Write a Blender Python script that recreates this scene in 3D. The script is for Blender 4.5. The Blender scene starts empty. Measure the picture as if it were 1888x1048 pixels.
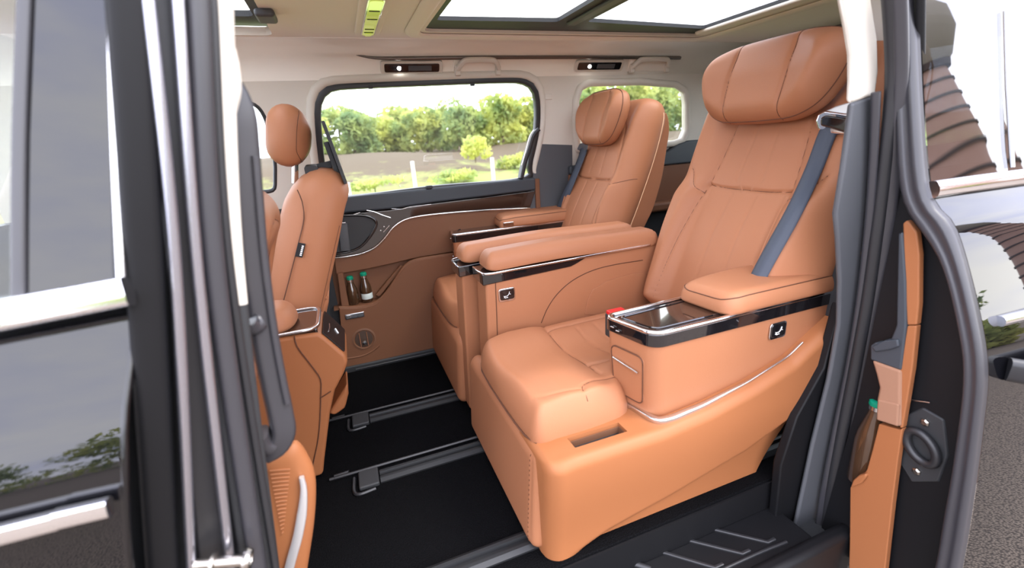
import bpy, bmesh, math, random
import numpy as np
from mathutils import Matrix, Vector

S = bpy.context.scene
COL = S.collection
rnd = random.Random(7)
rng = np.random.default_rng(7)

# ------------------------------------------------------------------ camera
# world: x = towards the rear of the van, y = across (away from the viewer), z = up, metres; cabin floor z = 0
CAM = np.array([0.0, -1.65, 1.15])
FPX = 812.335
RC = np.array([[0.93199003, 0.16772656, 0.32134466],
               [-0.35684204, 0.2687329, 0.89467669],
               [-0.06370516, 0.94849904, -0.31030827]])
cd = bpy.data.cameras.new('camera')
cam = bpy.data.objects.new('camera', cd)
COL.objects.link(cam)
cd.sensor_width = 36.0
cd.lens = FPX / 1888 * 36.0
cd.clip_start = 0.02
cd.clip_end = 500
m = Matrix.Identity(4)
for i in range(3):
    m[i][0] = RC[i][0]; m[i][1] = RC[i][1]; m[i][2] = -RC[i][2]; m[i][3] = CAM[i]
cam.matrix_world = m
cd.dof.use_dof = True
cd.dof.focus_distance = 1.75
cd.dof.aperture_fstop = 1.9
S.camera = cam

# ------------------------------------------------------------------ sky, sun, exposure
w = bpy.data.worlds.new('sky'); S.world = w; w.use_nodes = True
nt = w.node_tree; nt.nodes.clear()
tc = nt.nodes.new('ShaderNodeTexCoord')
mp = nt.nodes.new('ShaderNodeMapping'); mp.inputs['Scale'].default_value = (1.0, 1.0, 2.6)
nz = nt.nodes.new('ShaderNodeTexNoise'); nz.inputs['Scale'].default_value = 1.7; nz.inputs['Detail'].default_value = 5; nz.inputs['Roughness'].default_value = .55
cr = nt.nodes.new('ShaderNodeValToRGB')
cr.color_ramp.elements[0].position = .35; cr.color_ramp.elements[0].color = (.62, .66, .92, 1)
cr.color_ramp.elements[1].position = .68; cr.color_ramp.elements[1].color = (1, .985, .96, 1)
bg = nt.nodes.new('ShaderNodeBackground'); bg.inputs['Strength'].default_value = 4.0
out = nt.nodes.new('ShaderNodeOutputWorld')
nt.links.new(tc.outputs['Generated'], mp.inputs['Vector'])
nt.links.new(mp.outputs['Vector'], nz.inputs['Vector'])
nt.links.new(nz.outputs['Fac'], cr.inputs['Fac'])
nt.links.new(cr.outputs['Color'], bg.inputs['Color'])
nt.links.new(bg.outputs[0], out.inputs[0])
sun = bpy.data.lights.new('sun', 'SUN'); sun.energy = 1.8; sun.angle = math.radians(18); sun.color = (1, .93, .82)
suno = bpy.data.objects.new('sun', sun); COL.objects.link(suno)
SUNDIR = Vector((0.60, -0.40, 1.0)).normalized()      # towards the sun
suno.rotation_euler = SUNDIR.to_track_quat('Z', 'Y').to_euler()
S.view_settings.view_transform = 'Standard'
S.view_settings.look = 'None'
S.view_settings.gamma = 1
S.view_settings.use_curve_mapping = False
S.view_settings.exposure = 0.72
S.cycles.max_bounces = 10
S.cycles.diffuse_bounces = 8
S.cycles.transparent_max_bounces = 12

# ------------------------------------------------------------------ helpers
def ray(px, py):
    return RC @ np.array([px - 944, 524 - py, FPX])
def PY(px, py, y):
    d = ray(px, py); return CAM + d * ((y - CAM[1]) / d[1])
def PX(px, py, x):
    d = ray(px, py); return CAM + d * ((x - CAM[0]) / d[0])
def PZ(px, py, z):
    d = ray(px, py); return CAM + d * ((z - CAM[2]) / d[2])
def PYs(pts, y): return np.array([PY(a, b, y) for a, b in pts])
def PXs(pts, x): return np.array([PX(a, b, x) for a, b in pts])
def PZs(pts, z): return np.array([PZ(a, b, z) for a, b in pts])

MATS = {}
def mat(name, col, rough=.5, metal=0., spec=.5, coat=0., bump=None, noise=None, coat_rough=.03, emit=None, sheen=0.):
    """bump = (kind, scale, strength, distance); noise = (scale, colour2, amount)"""
    mt = bpy.data.materials.new(name); mt.use_nodes = True
    n = mt.node_tree.nodes; L = mt.node_tree.links
    b = n['Principled BSDF']
    b.inputs['Base Color'].default_value = (*col, 1); b.inputs['Roughness'].default_value = rough
    b.inputs['Metallic'].default_value = metal; b.inputs['Specular IOR Level'].default_value = spec
    b.inputs['Coat Weight'].default_value = coat; b.inputs['Coat Roughness'].default_value = coat_rough
    if sheen: b.inputs['Sheen Weight'].default_value = sheen
    if emit: b.inputs['Emission Color'].default_value = (*emit[0], 1); b.inputs['Emission Strength'].default_value = emit[1]
    if noise or bump:
        t = n.new('ShaderNodeTexCoord')
    if noise:
        z = n.new('ShaderNodeTexNoise'); z.inputs['Scale'].default_value = noise[0]; z.inputs['Detail'].default_value = 4
        L.new(t.outputs['Object'], z.inputs['Vector'])
        r = n.new('ShaderNodeValToRGB'); r.color_ramp.elements[0].position = .5 - noise[2]; r.color_ramp.elements[1].position = .5 + noise[2]
        r.color_ramp.elements[0].color = (*col, 1); r.color_ramp.elements[1].color = (*noise[1], 1)
        L.new(z.outputs['Fac'], r.inputs['Fac']); L.new(r.outputs['Color'], b.inputs['Base Color'])
    if bump:
        kind, sc, st, di = bump
        if kind == 'voronoi':
            z = n.new('ShaderNodeTexVoronoi'); z.inputs['Scale'].default_value = sc; o = z.outputs['Distance']
        else:
            z = n.new('ShaderNodeTexNoise'); z.inputs['Scale'].default_value = sc; z.inputs['Detail'].default_value = 3; o = z.outputs['Fac']
        L.new(t.outputs['Object'], z.inputs['Vector'])
        bp = n.new('ShaderNodeBump'); bp.inputs['Strength'].default_value = st; bp.inputs['Distance'].default_value = di
        L.new(o, bp.inputs['Height']); L.new(bp.outputs['Normal'], b.inputs['Normal'])
    MATS[name] = mt
    return mt

def glass_mat(name, tint, f0=.04, rough=0.0):
    """thin pane: light passes tinted, the surface reflects by Fresnel"""
    mt = bpy.data.materials.new(name); mt.use_nodes = True
    n = mt.node_tree.nodes; L = mt.node_tree.links; n.clear()
    o = n.new('ShaderNodeOutputMaterial'); mx = n.new('ShaderNodeMixShader'); lw_ = n.new('ShaderNodeLayerWeight'); lw_.inputs['Blend'].default_value = .5; pw = n.new('ShaderNodeMath'); pw.operation = 'POWER'; pw.inputs[1].default_value = 5; fr = n.new('ShaderNodeMath'); fr.operation = 'MULTIPLY_ADD'; fr.inputs[1].default_value = 1 - f0; fr.inputs[2].default_value = f0
    L.new(lw_.outputs['Facing'], pw.inputs[0]); L.new(pw.outputs[0], fr.inputs[0])
    tr = n.new('ShaderNodeBsdfTransparent'); tr.inputs['Color'].default_value = (*tint, 1)
    gl = n.new('ShaderNodeBsdfGlossy'); gl.inputs['Roughness'].default_value = rough
    L.new(fr.outputs[0], mx.inputs[0]); L.new(tr.outputs[0], mx.inputs[1]); L.new(gl.outputs[0], mx.inputs[2]); L.new(mx.outputs[0], o.inputs[0])
    MATS[name] = mt
    return mt

TAN = (.35, .142, .068)
mat('leather', TAN, .52, spec=.3, bump=('voronoi', 420, .10, .002), noise=(3.0, (.372, .154, .075), .3))
mat('leather_dark', (.17, .08, .045), .52, spec=.35, bump=('voronoi', 420, .10, .002))
mat('hard_tan', (.31, .115, .044), .5, spec=.28, bump=('noise', 900, .06, .001))
mat('door_tan_shaded', (.17, .072, .036), .55, spec=.3, bump=('voronoi', 420, .10, .002))  # same tan as the leather, darkened in the colour for the far side's shade
mat('thread', (.10, .035, .015), .7)
mat('light_thread', (.62, .36, .2), .7)
mat('cream', (.62, .575, .50), .6, spec=.3, bump=('noise', 700, .08, .001))
mat('headliner', (.82, .76, .67), .95, spec=.1, bump=('noise', 1200, .25, .001), sheen=.2)
mat('plastic_dark', (.028, .029, .031), .55, spec=.4, bump=('noise', 900, .12, .001))
mat('plastic_grey', (.075, .078, .085), .5, spec=.4, bump=('noise', 900, .10, .001))
mat('slate', (.040, .047, .056), .5, spec=.4, bump=('noise', 900, .08, .001))
mat('rubber', (.018, .018, .020), .40, spec=.5)
mat('rubber_mid', (.036, .035, .040), .34, spec=.6)
mat('piano', (.008, .007, .008), .06, spec=.5, coat=1.0)
mat('walnut', (.016, .009, .007), .10, coat=1.0)
mat('paint', (.003, .003, .004), .4, spec=0., coat=1.0, coat_rough=.015).node_tree.nodes['Principled BSDF'].inputs['Coat IOR'].default_value = 1.6
mat('chrome', (.82, .82, .84), .09, metal=1)
mat('satin', (.70, .70, .71), .24, metal=1)
mat('rail_steel', (.028, .029, .031), .45, metal=.5)
mat('dark_metal', (.42, .42, .47), .22, metal=.9)
mat('matt_black', (.006, .006, .007), .5, spec=.25)
mat('silver_trim', (.80, .80, .81), .42, metal=.75)
mat('grille_brown', (.06, .032, .02), .6)
mat('brushed', (.16, .14, .125), .35, metal=.9)
mat('gloss_soft', (.010, .009, .010), .22, spec=.35)
mat('carpet', (.003, .003, .0033), 1.0, spec=.02, bump=('noise', 260, 1.0, .006), noise=(420, (.007, .007, .008), .12))
mat('webbing', (.050, .060, .082), .6, spec=.4, bump=('noise', 500, .2, .001))
mat('red', (.55, .01, .012), .35)
mat('green_cap', (.0, .26, .15), .35)
mat('bottle_glass', (.06, .03, .015), .06, spec=.6, coat=1)
mat('paper', (.62, .70, .68), .6)
mat('white_print', (.85, .85, .85), .5)
mat('black_fabric', (.012, .012, .013), .8)
mat('lamp_led', (1, 1, 1), .4, emit=((1, .98, .95), 25))
mat('grass_reflection', (.42, .52, .05), .12, coat=1, emit=((.55, .68, .08), .35))  # green of reflected grass put in the colour, plus a faint glow
mat('suede', (.30, .16, .10), .9, spec=.2, bump=('noise', 300, .2, .001))
mat('bark', (.16, .12, .09), .9)
mat('post', (.8, .8, .78), .7)
mat('metal_pin', (.45, .42, .38), .3, metal=1)
glass_mat('clear_glass', (.93, .95, .94))
glass_mat('tint_glass', (.85, .88, .86))
glass_mat('roof_glass', (.90, .92, .91))
glass_mat('dark_glass', (.05, .05, .055), .24)

def mk(name, V, F, mt, parent=None, smooth=True, ang=35, bevel=0., seg=3, kind=None, label=None, cat=None, group=None, solid=0., offset=-1, subsurf=0):
    me = bpy.data.meshes.new(name)
    V = np.asarray(V, float).reshape(-1, 3)
    me.from_pydata(V.tolist(), [], [list(map(int, f)) for f in F])
    me.validate(); me.update()
    if len(F) < 60000:
        bm = bmesh.new(); bm.from_mesh(me); bmesh.ops.recalc_face_normals(bm, faces=bm.faces); bm.to_mesh(me); bm.free()
    if mt: me.materials.append(MATS[mt] if isinstance(mt, str) else mt)
    o = bpy.data.objects.new(name, me); COL.objects.link(o)
    if solid:
        md = o.modifiers.new('solid', 'SOLIDIFY'); md.thickness = solid; md.offset = offset
    if bevel:
        md = o.modifiers.new('bevel', 'BEVEL'); md.width = bevel; md.segments = seg; md.limit_method = 'ANGLE'; md.angle_limit = math.radians(28); md.harden_normals = True
        me.shade_smooth()
    elif smooth:
        me.shade_smooth()
        if ang < 180: me.set_sharp_from_angle(angle=math.radians(ang))
    if subsurf:
        md = o.modifiers.new('sub', 'SUBSURF'); md.levels = subsurf; md.render_levels = subsurf
    if parent is not None:
        o.parent = parent
        if parent.type == 'EMPTY' and parent.parent is None:
            o.matrix_parent_inverse = Matrix.Translation(-Vector(parent.location))
    tag(o, label, cat, group, kind)
    return o

def tag(o, label=None, cat=None, group=None, kind=None):
    if label: o['label'] = label
    if cat: o['category'] = cat
    if group: o['group'] = group
    if kind: o['kind'] = kind
    return o

def thing(name, loc, label, cat=None, group=None, kind=None):
    o = bpy.data.objects.new(name, None); COL.objects.link(o); o.location = loc; o.empty_display_size = .1
    return tag(o, label, cat, group, kind)

class MB:
    def __init__(s): s.v = []; s.f = []
    def add(s, V, F):
        k = len(s.v); s.v += [tuple(p) for p in np.asarray(V, float)]; s.f += [[i + k for i in f] for f in F]; return s
    def box(s, a, b):
        x0, y0, z0 = a; x1, y1, z1 = b
        V = [(x0, y0, z0), (x1, y0, z0), (x1, y1, z0), (x0, y1, z0), (x0, y0, z1), (x1, y0, z1), (x1, y1, z1), (x0, y1, z1)]
        return s.add(V, [(3, 2, 1, 0), (4, 5, 6, 7), (0, 1, 5, 4), (1, 2, 6, 5), (2, 3, 7, 6), (3, 0, 4, 7)])
    def prism(s, poly, d):
        """closed 3D polygon extruded by vector d"""
        P = np.asarray(poly, float); n = len(P); Q = P + np.asarray(d, float)
        F = [list(range(n))[::-1], [i + n for i in range(n)]] + [[i, (i + 1) % n, (i + 1) % n + n, i + n] for i in range(n)]
        s.add(np.vstack([P, Q]), F); return s
    def lathe(s, prof, base, ax=(0, 0, 1), n=24):
        ax = np.asarray(ax, float); ax /= np.linalg.norm(ax); t = np.array([1, 0, 0]) if abs(ax[0]) < .9 else np.array([0, 1, 0])
        u = np.cross(ax, t); u /= np.linalg.norm(u); v = np.cross(ax, u); V = []
        for r, h in prof:
            for k in range(n):
                a = 2 * math.pi * k / n; V.append(np.asarray(base) + ax * h + r * (math.cos(a) * u + math.sin(a) * v))
        F = []
        for i in range(len(prof) - 1):
            for k in range(n): F.append([i * n + k, i * n + (k + 1) % n, (i + 1) * n + (k + 1) % n, (i + 1) * n + k])
        F.append(list(range(n))[::-1]); F.append([(len(prof) - 1) * n + k for k in range(n)])
        return s.add(V, F)
    def make(s, name, mt, parent=None, **k): return mk(name, s.v, s.f, mt, parent, **k)

def box(name, a, b, mt, parent=None, bevel=.004, **k): return MB().box(a, b).make(name, mt, parent, bevel=bevel, **k)
def prism(name, poly, d, mt, parent=None, bevel=.004, **k): return MB().prism(poly, d).make(name, mt, parent, bevel=bevel, **k)
def xz(pts, y): return [(a, y, b) for a, b in pts]
def yz(pts, x): return [(x, a, b) for a, b in pts]
def xy(pts, z): return [(a, b, z) for a, b in pts]

def catmull(P, n, closed=False):
    P = np.asarray(P, float); N = len(P)
    if closed: Q = np.vstack([P[-1], P, P[0], P[1]]); segs = N
    else: Q = np.vstack([2 * P[0] - P[1], P, 2 * P[-1] - P[-2]]); segs = N - 1
    outp = []
    for i in range(segs):
        p0, p1, p2, p3 = Q[i], Q[i + 1], Q[i + 2], Q[i + 3]
        for t in np.linspace(0, 1, 16, endpoint=False):
            outp.append(.5 * (2 * p1 + (p2 - p0) * t + (2 * p0 - 5 * p1 + 4 * p2 - p3) * t * t + (3 * p1 - p0 - 3 * p2 + p3) * t ** 3))
    if not closed: outp.append(P[-1])
    return resample(np.array(outp), n, closed)

def resample(P, n, closed=False):
    P = np.asarray(P, float)
    if closed: P = np.vstack([P, P[0]])
    d = np.r_[0, np.cumsum(np.linalg.norm(np.diff(P, axis=0), axis=1))]
    t = np.linspace(0, d[-1], n, endpoint=not closed)
    return np.stack([np.interp(t, d, P[:, k]) for k in range(P.shape[1])], 1)

def rounded(P, r, k=5):
    """polygon (2D or 3D) with rounded corners; r one radius or a list"""
    P = np.asarray(P, float); n = len(P); R = [r] * n if np.isscalar(r) else r; outp = []
    for i in range(n):
        a, b, c = P[i - 1], P[i], P[(i + 1) % n]
        e1 = a - b; e2 = c - b; l1 = np.linalg.norm(e1); l2 = np.linalg.norm(e2)
        q = min(R[i], l1 * .49, l2 * .49)
        if q < 1e-6: outp.append(b); continue
        p1 = b + e1 / l1 * q; p2 = b + e2 / l2 * q
        for t in np.linspace(0, 1, k): outp.append((1 - t) ** 2 * p1 + 2 * t * (1 - t) * b + t * t * p2)
    return np.array(outp)

def rrect(w, h, r, k=4): return rounded([(-w / 2, -h / 2), (w / 2, -h / 2), (w / 2, h / 2), (-w / 2, h / 2)], r, k)
def circ(r, n=10): return np.array([(r * math.cos(2 * math.pi * i / n), r * math.sin(2 * math.pi * i / n)) for i in range(n)])

def sweep_geo(path, sec, up=(0, 0, 1), closed=False, scale=None):
    P = np.asarray(path, float); N = len(P); sec = np.asarray(sec, float); M_ = len(sec); up = np.asarray(up, float)
    V = []
    for i in range(N):
        if closed: t = P[(i + 1) % N] - P[i - 1]
        else: t = P[min(i + 1, N - 1)] - P[max(i - 1, 0)]
        t = t / (np.linalg.norm(t) + 1e-12); s = np.cross(t, up); s /= (np.linalg.norm(s) + 1e-12); n = np.cross(s, t)
        k = 1 if scale is None else scale[i]
        if np.isscalar(k): k = (k, k)
        for a, b in sec: V.append(P[i] + s * a * k[0] + n * b * k[1])
    F = []
    for i in range(N if closed else N - 1):
        j = (i + 1) % N
        for q in range(M_): F.append([i * M_ + q, i * M_ + (q + 1) % M_, j * M_ + (q + 1) % M_, j * M_ + q])
    if not closed: F.append(list(range(M_))[::-1]); F.append([(N - 1) * M_ + q for q in range(M_)])
    return V, F
def sweep(name, path, sec, mt, parent=None, up=(0, 0, 1), closed=False, scale=None, **k):
    V, F = sweep_geo(path, sec, up, closed, scale); return mk(name, V, F, mt, parent, **{'ang': 50, **k})
def tube(name, path, r, mt, parent=None, n=8, closed=False, up=(.13, .21, .97), **k):
    return sweep(name, path, circ(r, n), mt, parent, up, closed, **k)

def plate(name, outer, holes, M, mt, parent=None, thick=.02, offset=-1, cuts=0, **k):
    """flat outline with holes in (u,v), mapped to 3D by M, given a thickness"""
    bm = bmesh.new(); edges = []
    for loop in [outer] + list(holes):
        vs = [bm.verts.new((a, b, 0)) for a, b in loop]
        edges += [bm.edges.new((vs[i], vs[(i + 1) % len(vs)])) for i in range(len(vs))]
    bmesh.ops.triangle_fill(bm, use_beauty=True, edges=edges, normal=(0, 0, 1))
    bm.verts.ensure_lookup_table()
    V = [M(v.co.x, v.co.y) for v in bm.verts]; F = [[v.index for v in f.verts] for f in bm.faces]
    bm.free()
    return mk(name, V, F, mt, parent, solid=thick, offset=offset, **k)

def seg_dist(U, V, pl, closed=False):
    pl = np.asarray(pl, float)
    if closed: pl = np.vstack([pl, pl[0]])
    best = np.full(U.shape, 1e9)
    for a, b in zip(pl[:-1], pl[1:]):
        d = b - a; l2 = d @ d + 1e-12
        t = np.clip(((U - a[0]) * d[0] + (V - a[1]) * d[1]) / l2, 0, 1)
        best = np.minimum(best, np.hypot(U - a[0] - t * d[0], V - a[1] - t * d[1]))
    return best

def inside(p, O):
    x, y = p[:, 0], p[:, 1]; c = np.zeros(len(p), bool)
    for (x0, y0), (x1, y1) in zip(O, np.roll(O, -1, 0)):
        k = (y0 > y) != (y1 > y)
        if abs(y1 - y0) > 1e-12: c ^= k & (x < (x1 - x0) * (y - y0) / (y1 - y0) + x0)
    return c

def pillow(name, outl, T, r, M, mt, parent=None, relief=None, seams=(), back=.03, nr=50, ns=200, smooth_outl=True, power=2.0, centre=None, thread='thread', **k):
    """upholstered body: 2D outline domed to height T with edge radius r; seams = [(points, depth, width, threaded)] pressed in"""
    O = catmull(outl, ns, True) if smooth_outl else resample(outl, ns, True)
    c = np.asarray(centre if centre is not None else O.mean(0))
    SM = [(catmull(p, max(12, int(len(p) * 10))) if len(p) > 2 else np.asarray(p, float), dp, wd, th) for p, dp, wd, th in seams]
    def height(U, V):
        e = seg_dist(U, V, O, True)
        q = np.clip(e / r, 0, 1); h = T * (1 - (1 - q) ** power) ** (1 / power)
        sm = q * q * (3 - 2 * q)
        if relief is not None: h = h + relief(U, V) * sm
        for p, dp, wd, th in SM:
            d = seg_dist(U, V, p); h = h - dp * (.65 * np.exp(-(d / wd) ** 2) + .35 * np.exp(-d / (3.5 * wd))) * sm
        return h
    t = np.linspace(0, 1, nr + 1)[1:]; s = 1 - (1 - t) ** 1.45
    U = c[0] + np.outer(s, O[:, 0] - c[0]); Vv = c[1] + np.outer(s, O[:, 1] - c[1])
    Hh = height(U.ravel(), Vv.ravel()).reshape(U.shape); Hh[-1] = 0
    pts = [np.stack([U.ravel(), Vv.ravel(), Hh.ravel()], 1), np.array([[c[0], c[1], float(height(np.array([c[0]]), np.array([c[1]]))[0])]])]
    F = []
    for i in range(nr - 1):
        for j in range(ns):
            jj = (j + 1) % ns; F.append((i * ns + j, (i + 1) * ns + j, (i + 1) * ns + jj, i * ns + jj))
    ci = nr * ns
    for j in range(ns): F.append((ci, j, (j + 1) % ns))
    # back
    nb = 6; base = ci + 1; sb = np.cos(np.linspace(0, math.pi / 2, nb + 1))[1:-1]
    rb = []
    for q, ss in enumerate(sb):
        hh = -back * math.sqrt(max(0, 1 - ss ** 2)) if False else -back * math.sin((q + 1) / nb * math.pi / 2)
        f = 1 - (1 - ss) * min(1, 1.2 * back / np.linalg.norm(O - c, axis=1).mean())
        rb.append(np.stack([c[0] + f * (O[:, 0] - c[0]), c[1] + f * (O[:, 1] - c[1]), np.full(ns, hh)], 1))
    rb.append(np.array([[c[0], c[1], -back]])); pts += rb
    prev = (nr - 1) * ns
    for q in range(len(sb)):
        cur = base + q * ns
        for j in range(ns):
            jj = (j + 1) % ns; F.append((prev + j, cur + j, cur + jj, prev + jj))
        prev = cur
    cb = base + len(sb) * ns
    for j in range(ns): F.append((prev + j, cb, prev + (j + 1) % ns))
    P = np.vstack(pts); W3 = M(P[:, 0], P[:, 1], P[:, 2])
    o = mk(name, W3, F, mt, parent, ang=70, **k)
    for p, dp, wd, th in SM:
        if th:
            p = p[inside(p, O)]
            if len(p) < 3: continue
            hh = height(p[:, 0], p[:, 1]) + .0006
            q3 = M(p[:, 0], p[:, 1], hh)
            tube('seam', q3, .0013 if th is True else th, thread, o, n=5)
    return o, height

# ================================================================== STRUCTURE
def WY(z): return .75 - .14 * (z - .94)
def PW(px, py, off=0.):
    """pixel on the sloping far side wall"""
    d = ray(px, py); k = .8816 + off - CAM[1] - .14 * CAM[2]; return CAM + d * (k / (d[1] + .14 * d[2]))
def wallmap(off=0., sgn=1): return lambda a, b: (a, sgn * (WY(b) + off), b)
def pw2(pts): return [(p[0], p[2]) for p in (PW(a, b) for a, b in pts)]

# ground outside
def ground():
    V = [(-60, -60, -.52), (60, -60, -.52), (60, 2.6, -.52), (-60, 2.6, -.52)]
    mt = bpy.data.materials.new('asphalt'); mt.use_nodes = True; n = mt.node_tree.nodes; L = mt.node_tree.links; b = n['Principled BSDF']; b.inputs['Roughness'].default_value = .85
    t = n.new('ShaderNodeTexCoord'); z = n.new('ShaderNodeTexVoronoi'); z.inputs['Scale'].default_value = 95
    L.new(t.outputs['Object'], z.inputs['Vector']); r = n.new('ShaderNodeValToRGB')
    r.color_ramp.elements[0].color = (.34, .27, .21, 1); r.color_ramp.elements[1].color = (.065, .05, .038, 1); r.color_ramp.elements[0].position = .05; r.color_ramp.elements[1].position = .75
    L.new(z.outputs['Distance'], r.inputs['Fac']); L.new(r.outputs['Color'], b.inputs['Base Color'])
    bp = n.new('ShaderNodeBump'); bp.inputs['Strength'].default_value = .9; bp.inputs['Distance'].default_value = .01; bp.invert = True
    L.new(z.outputs['Distance'], bp.inputs['Height']); L.new(bp.outputs['Normal'], b.inputs['Normal'])
    mk('ground', V, [(0, 1, 2, 3)], mt, kind='structure', label='speckled brown asphalt ground under the van')
ground()

# ---- floor
floor = box('floor', (-1.3, -.80, -.05), (2.6, .80, 0), 'carpet', bevel=.004, kind='structure', label='black carpeted cabin floor')
def rail(yc, x0, x1, cap=True):
    sec = [(-.035, 0), (-.035, .006), (-.022, .014), (-.012, .014), (-.008, .003), (.008, .003), (.012, .014), (.022, .014), (.035, .006), (.035, 0)]
    sweep('seat_rail', [(x0, yc, .001), (x1, yc, .001)], sec, 'rail_steel', floor, smooth=False)
    if cap:
        box('rail_cap', (x0 - .075, yc - .045, .0), (x0 - .004, yc + .045, .018), 'plastic_dark', floor, bevel=.006)
        tube('carpet_edge', catmull([(x0 - .16, yc + .075, .004), (x0 - .1, yc + .075, .006), (x0 - .085, yc + .06, .008), (x0 - .06, yc + .058, .008), (x1, yc + .055, .008)], 40), .006, 'rubber', floor, n=6)
        tube('carpet_edge', catmull([(x0 - .09, yc + .03, .006), (x0 - .092, yc - .04, .006), (x0 - .075, yc - .062, .006), (x0 - .02, yc - .055, .004)], 24), .006, 'rubber', floor, n=6)
rail(-.215, -.05, 1.6); rail(.185, -.06, 1.6); rail(-.69, -.02, 1.5, False)
# step at the near doorway
step = box('trim_1', (-.25, -.985, -.18), (1.22, -.80, -.12), 'matt_black', bevel=.01, kind='structure', label='black plastic step plate below the near doorway')
for a, b in (((1286, 970), (1415, 1001)), ((1240, 990), (1368, 1022)), ((1190, 1010), (1318, 1048))):
    p, q = PZ(*a, -.12), PZ(*b, -.12)
    pp = np.array([p + (q - p) * t for t in np.linspace(0, 1, 8)]); pp = np.vstack([pp, q + np.array([.03, .0, .0])])
    sweep('tread_rib', pp, rrect(.012, .012, .004), 'rubber', step)
tube('tread_rib', catmull([PZ(1075, 1052, -.12), PZ(1110, 1038, -.12), PZ(1150, 1036, -.12), PZ(1200, 1050, -.12)], 20), .01, 'rubber', step)
tube('step_edge', catmull([PZ(1330, 1052, -.12), PZ(1400, 1020, -.12), PZ(1450, 1000, -.12)], 20), .006, 'rubber', step)
box('step_riser', (-.3, -.806, -.2), (1.5, -.796, -.01), 'matt_black', step, bevel=0)
sill = box('trim_2', (-.3, -1.0, -.42), (1.35, -.95, -.10), 'matt_black', bevel=.02, kind='structure', label='black rocker sill under the open doorway')
box('side_skirt', (-.3, -.95, -.42), (1.35, -.80, -.18), 'plastic_dark', sill, bevel=.0)

# ---- far side wall (cream upper trim with window openings)
WIN1 = pw2([(612, 368), (800, 347), (964, 331), (976, 300), (989, 240), (990, 190), (984, 165), (968, 152), (935, 148), (780, 153), (640, 159), (608, 164), (593, 178), (586, 205), (590, 270), (600, 340)])
WIN2 = pw2([(1064, 276), (1090, 282), (1180, 271), (1240, 265), (1258, 259), (1266, 240), (1266, 190), (1262, 168), (1245, 156), (1180, 151), (1085, 153), (1068, 162), (1061, 185), (1060, 240)])
WIN3 = [(-1.12, .99), (-1.0, 1.26), (-.85, 1.375), (-.36, 1.395), (-.285, 1.37), (-.265, 1.31), (-.27, 1.12), (-.30, .99)]
WIN1 = [tuple(p) for p in catmull(WIN1, 72, True)]; WIN2 = [tuple(p) for p in rounded(np.array(WIN2), .012, 3)]
WIN3 = [tuple(p) for p in rounded(np.array(WIN3), .03, 4)]
wf = plate('wall_right', [(-1.3, .90), (2.62, .90), (2.62, 1.46), (-1.3, 1.46)], [WIN1, WIN2, WIN3], wallmap(), 'cream', thick=.045, offset=1, smooth=False, kind='structure', label='cream upper side trim with windows, far side of the cabin')
def ring(name, loop, off, sec, mt, parent, sgn=1):
    sweep(name, [(a, sgn * (WY(b) + off), b) for a, b in loop], sec, mt, parent, up=(0, 1, 0), closed=True)
ring('window_reveal', [(x_ * 1.0, z_) for x_, z_ in (np.array(WIN1) - np.mean(WIN1, 0)) * np.array([1.05, 1.10]) + np.mean(WIN1, 0)], .004, circ(.022, 10), 'cream', wf)
ring('window_bead', WIN2, .01, circ(.012, 8), 'rubber', wf); ring('window_reveal', WIN2, -.004, circ(.02, 10), 'cream', wf); ring('window_bead', WIN3, .01, circ(.012, 8), 'rubber', wf)
for i, (wn, gm, lb) in enumerate(((WIN1, 'clear_glass', 'large clear window of the far sliding door'), (WIN2, 'clear_glass', 'rounded quarter window behind the far captain seat'), (WIN3, 'clear_glass', 'far front door window beside the front headrest'))):
    plate('window_%d' % (i + 1), wn, [], wallmap(.03), gm, thick=.004, kind='structure', label=lb, smooth=False)
# pillar trim bulge between the two windows
#sweep('pillar_bulge', catmull([(1.16, .735, 1.10), (1.165, .715, 1.2), (1.165, .69, 1.33), (1.16, .66, 1.45)], 16), rrect(.15, .03, .014), 'cream', wf, up=(1, 0, 0))
#sweep('pillar_bulge', catmull([(-.16, .75, .95), (-.155, .73, 1.1), (-.15, .70, 1.3), (-.14, .66, 1.45)], 16), rrect(.03, .12, .014), 'cream', wf, up=(0, 1, 0))
box('pillar_cap', (1.10, .688, 1.345), (1.145, .70, 1.375), 'cream', wf, bevel=.004)
# dark lower pillar and rear side trims
lw = plate('wall_back', [(1.0, -.05), (2.62, -.05), (2.62, .93), (2.05, .95), (1.9, .93), (1.9, .60), (1.28, .60), (1.28, 1.10), (1.06, 1.12), (1.0, .8)], [], lambda a, b: (a, .735 if b < 1 else .725, b), 'plastic_grey', thick=.06, offset=1, smooth=False, kind='structure', label='dark grey lower trim beside and behind the far seat')
prism('belt_ledge', xz([(1.25, .935), (2.62, .935), (2.62, 1.075), (2.1, 1.075), (2.03, 1.06), (1.9, 1.0), (1.7, .985), (1.25, .985)], .70), (0, .06, 0), 'slate', lw, bevel=.012)
prism('rear_side_panel', xz([(1.25, .70), (2.62, .70), (2.62, .935), (1.25, .935)], .715), (0, .04, 0), 'door_tan_shaded', lw, bevel=.006)
prism('rear_armrest', xz([(1.25, .655), (2.62, .655), (2.62, .715), (1.25, .715)], .64), (0, .1, 0), 'door_tan_shaded', lw, bevel=.02)
prism('rear_lower_panel', xz([(1.25, .0), (2.62, .0), (2.62, .655), (1.25, .655)], .71), (0, .03, 0), 'plastic_dark', lw, bevel=.006)

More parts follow.
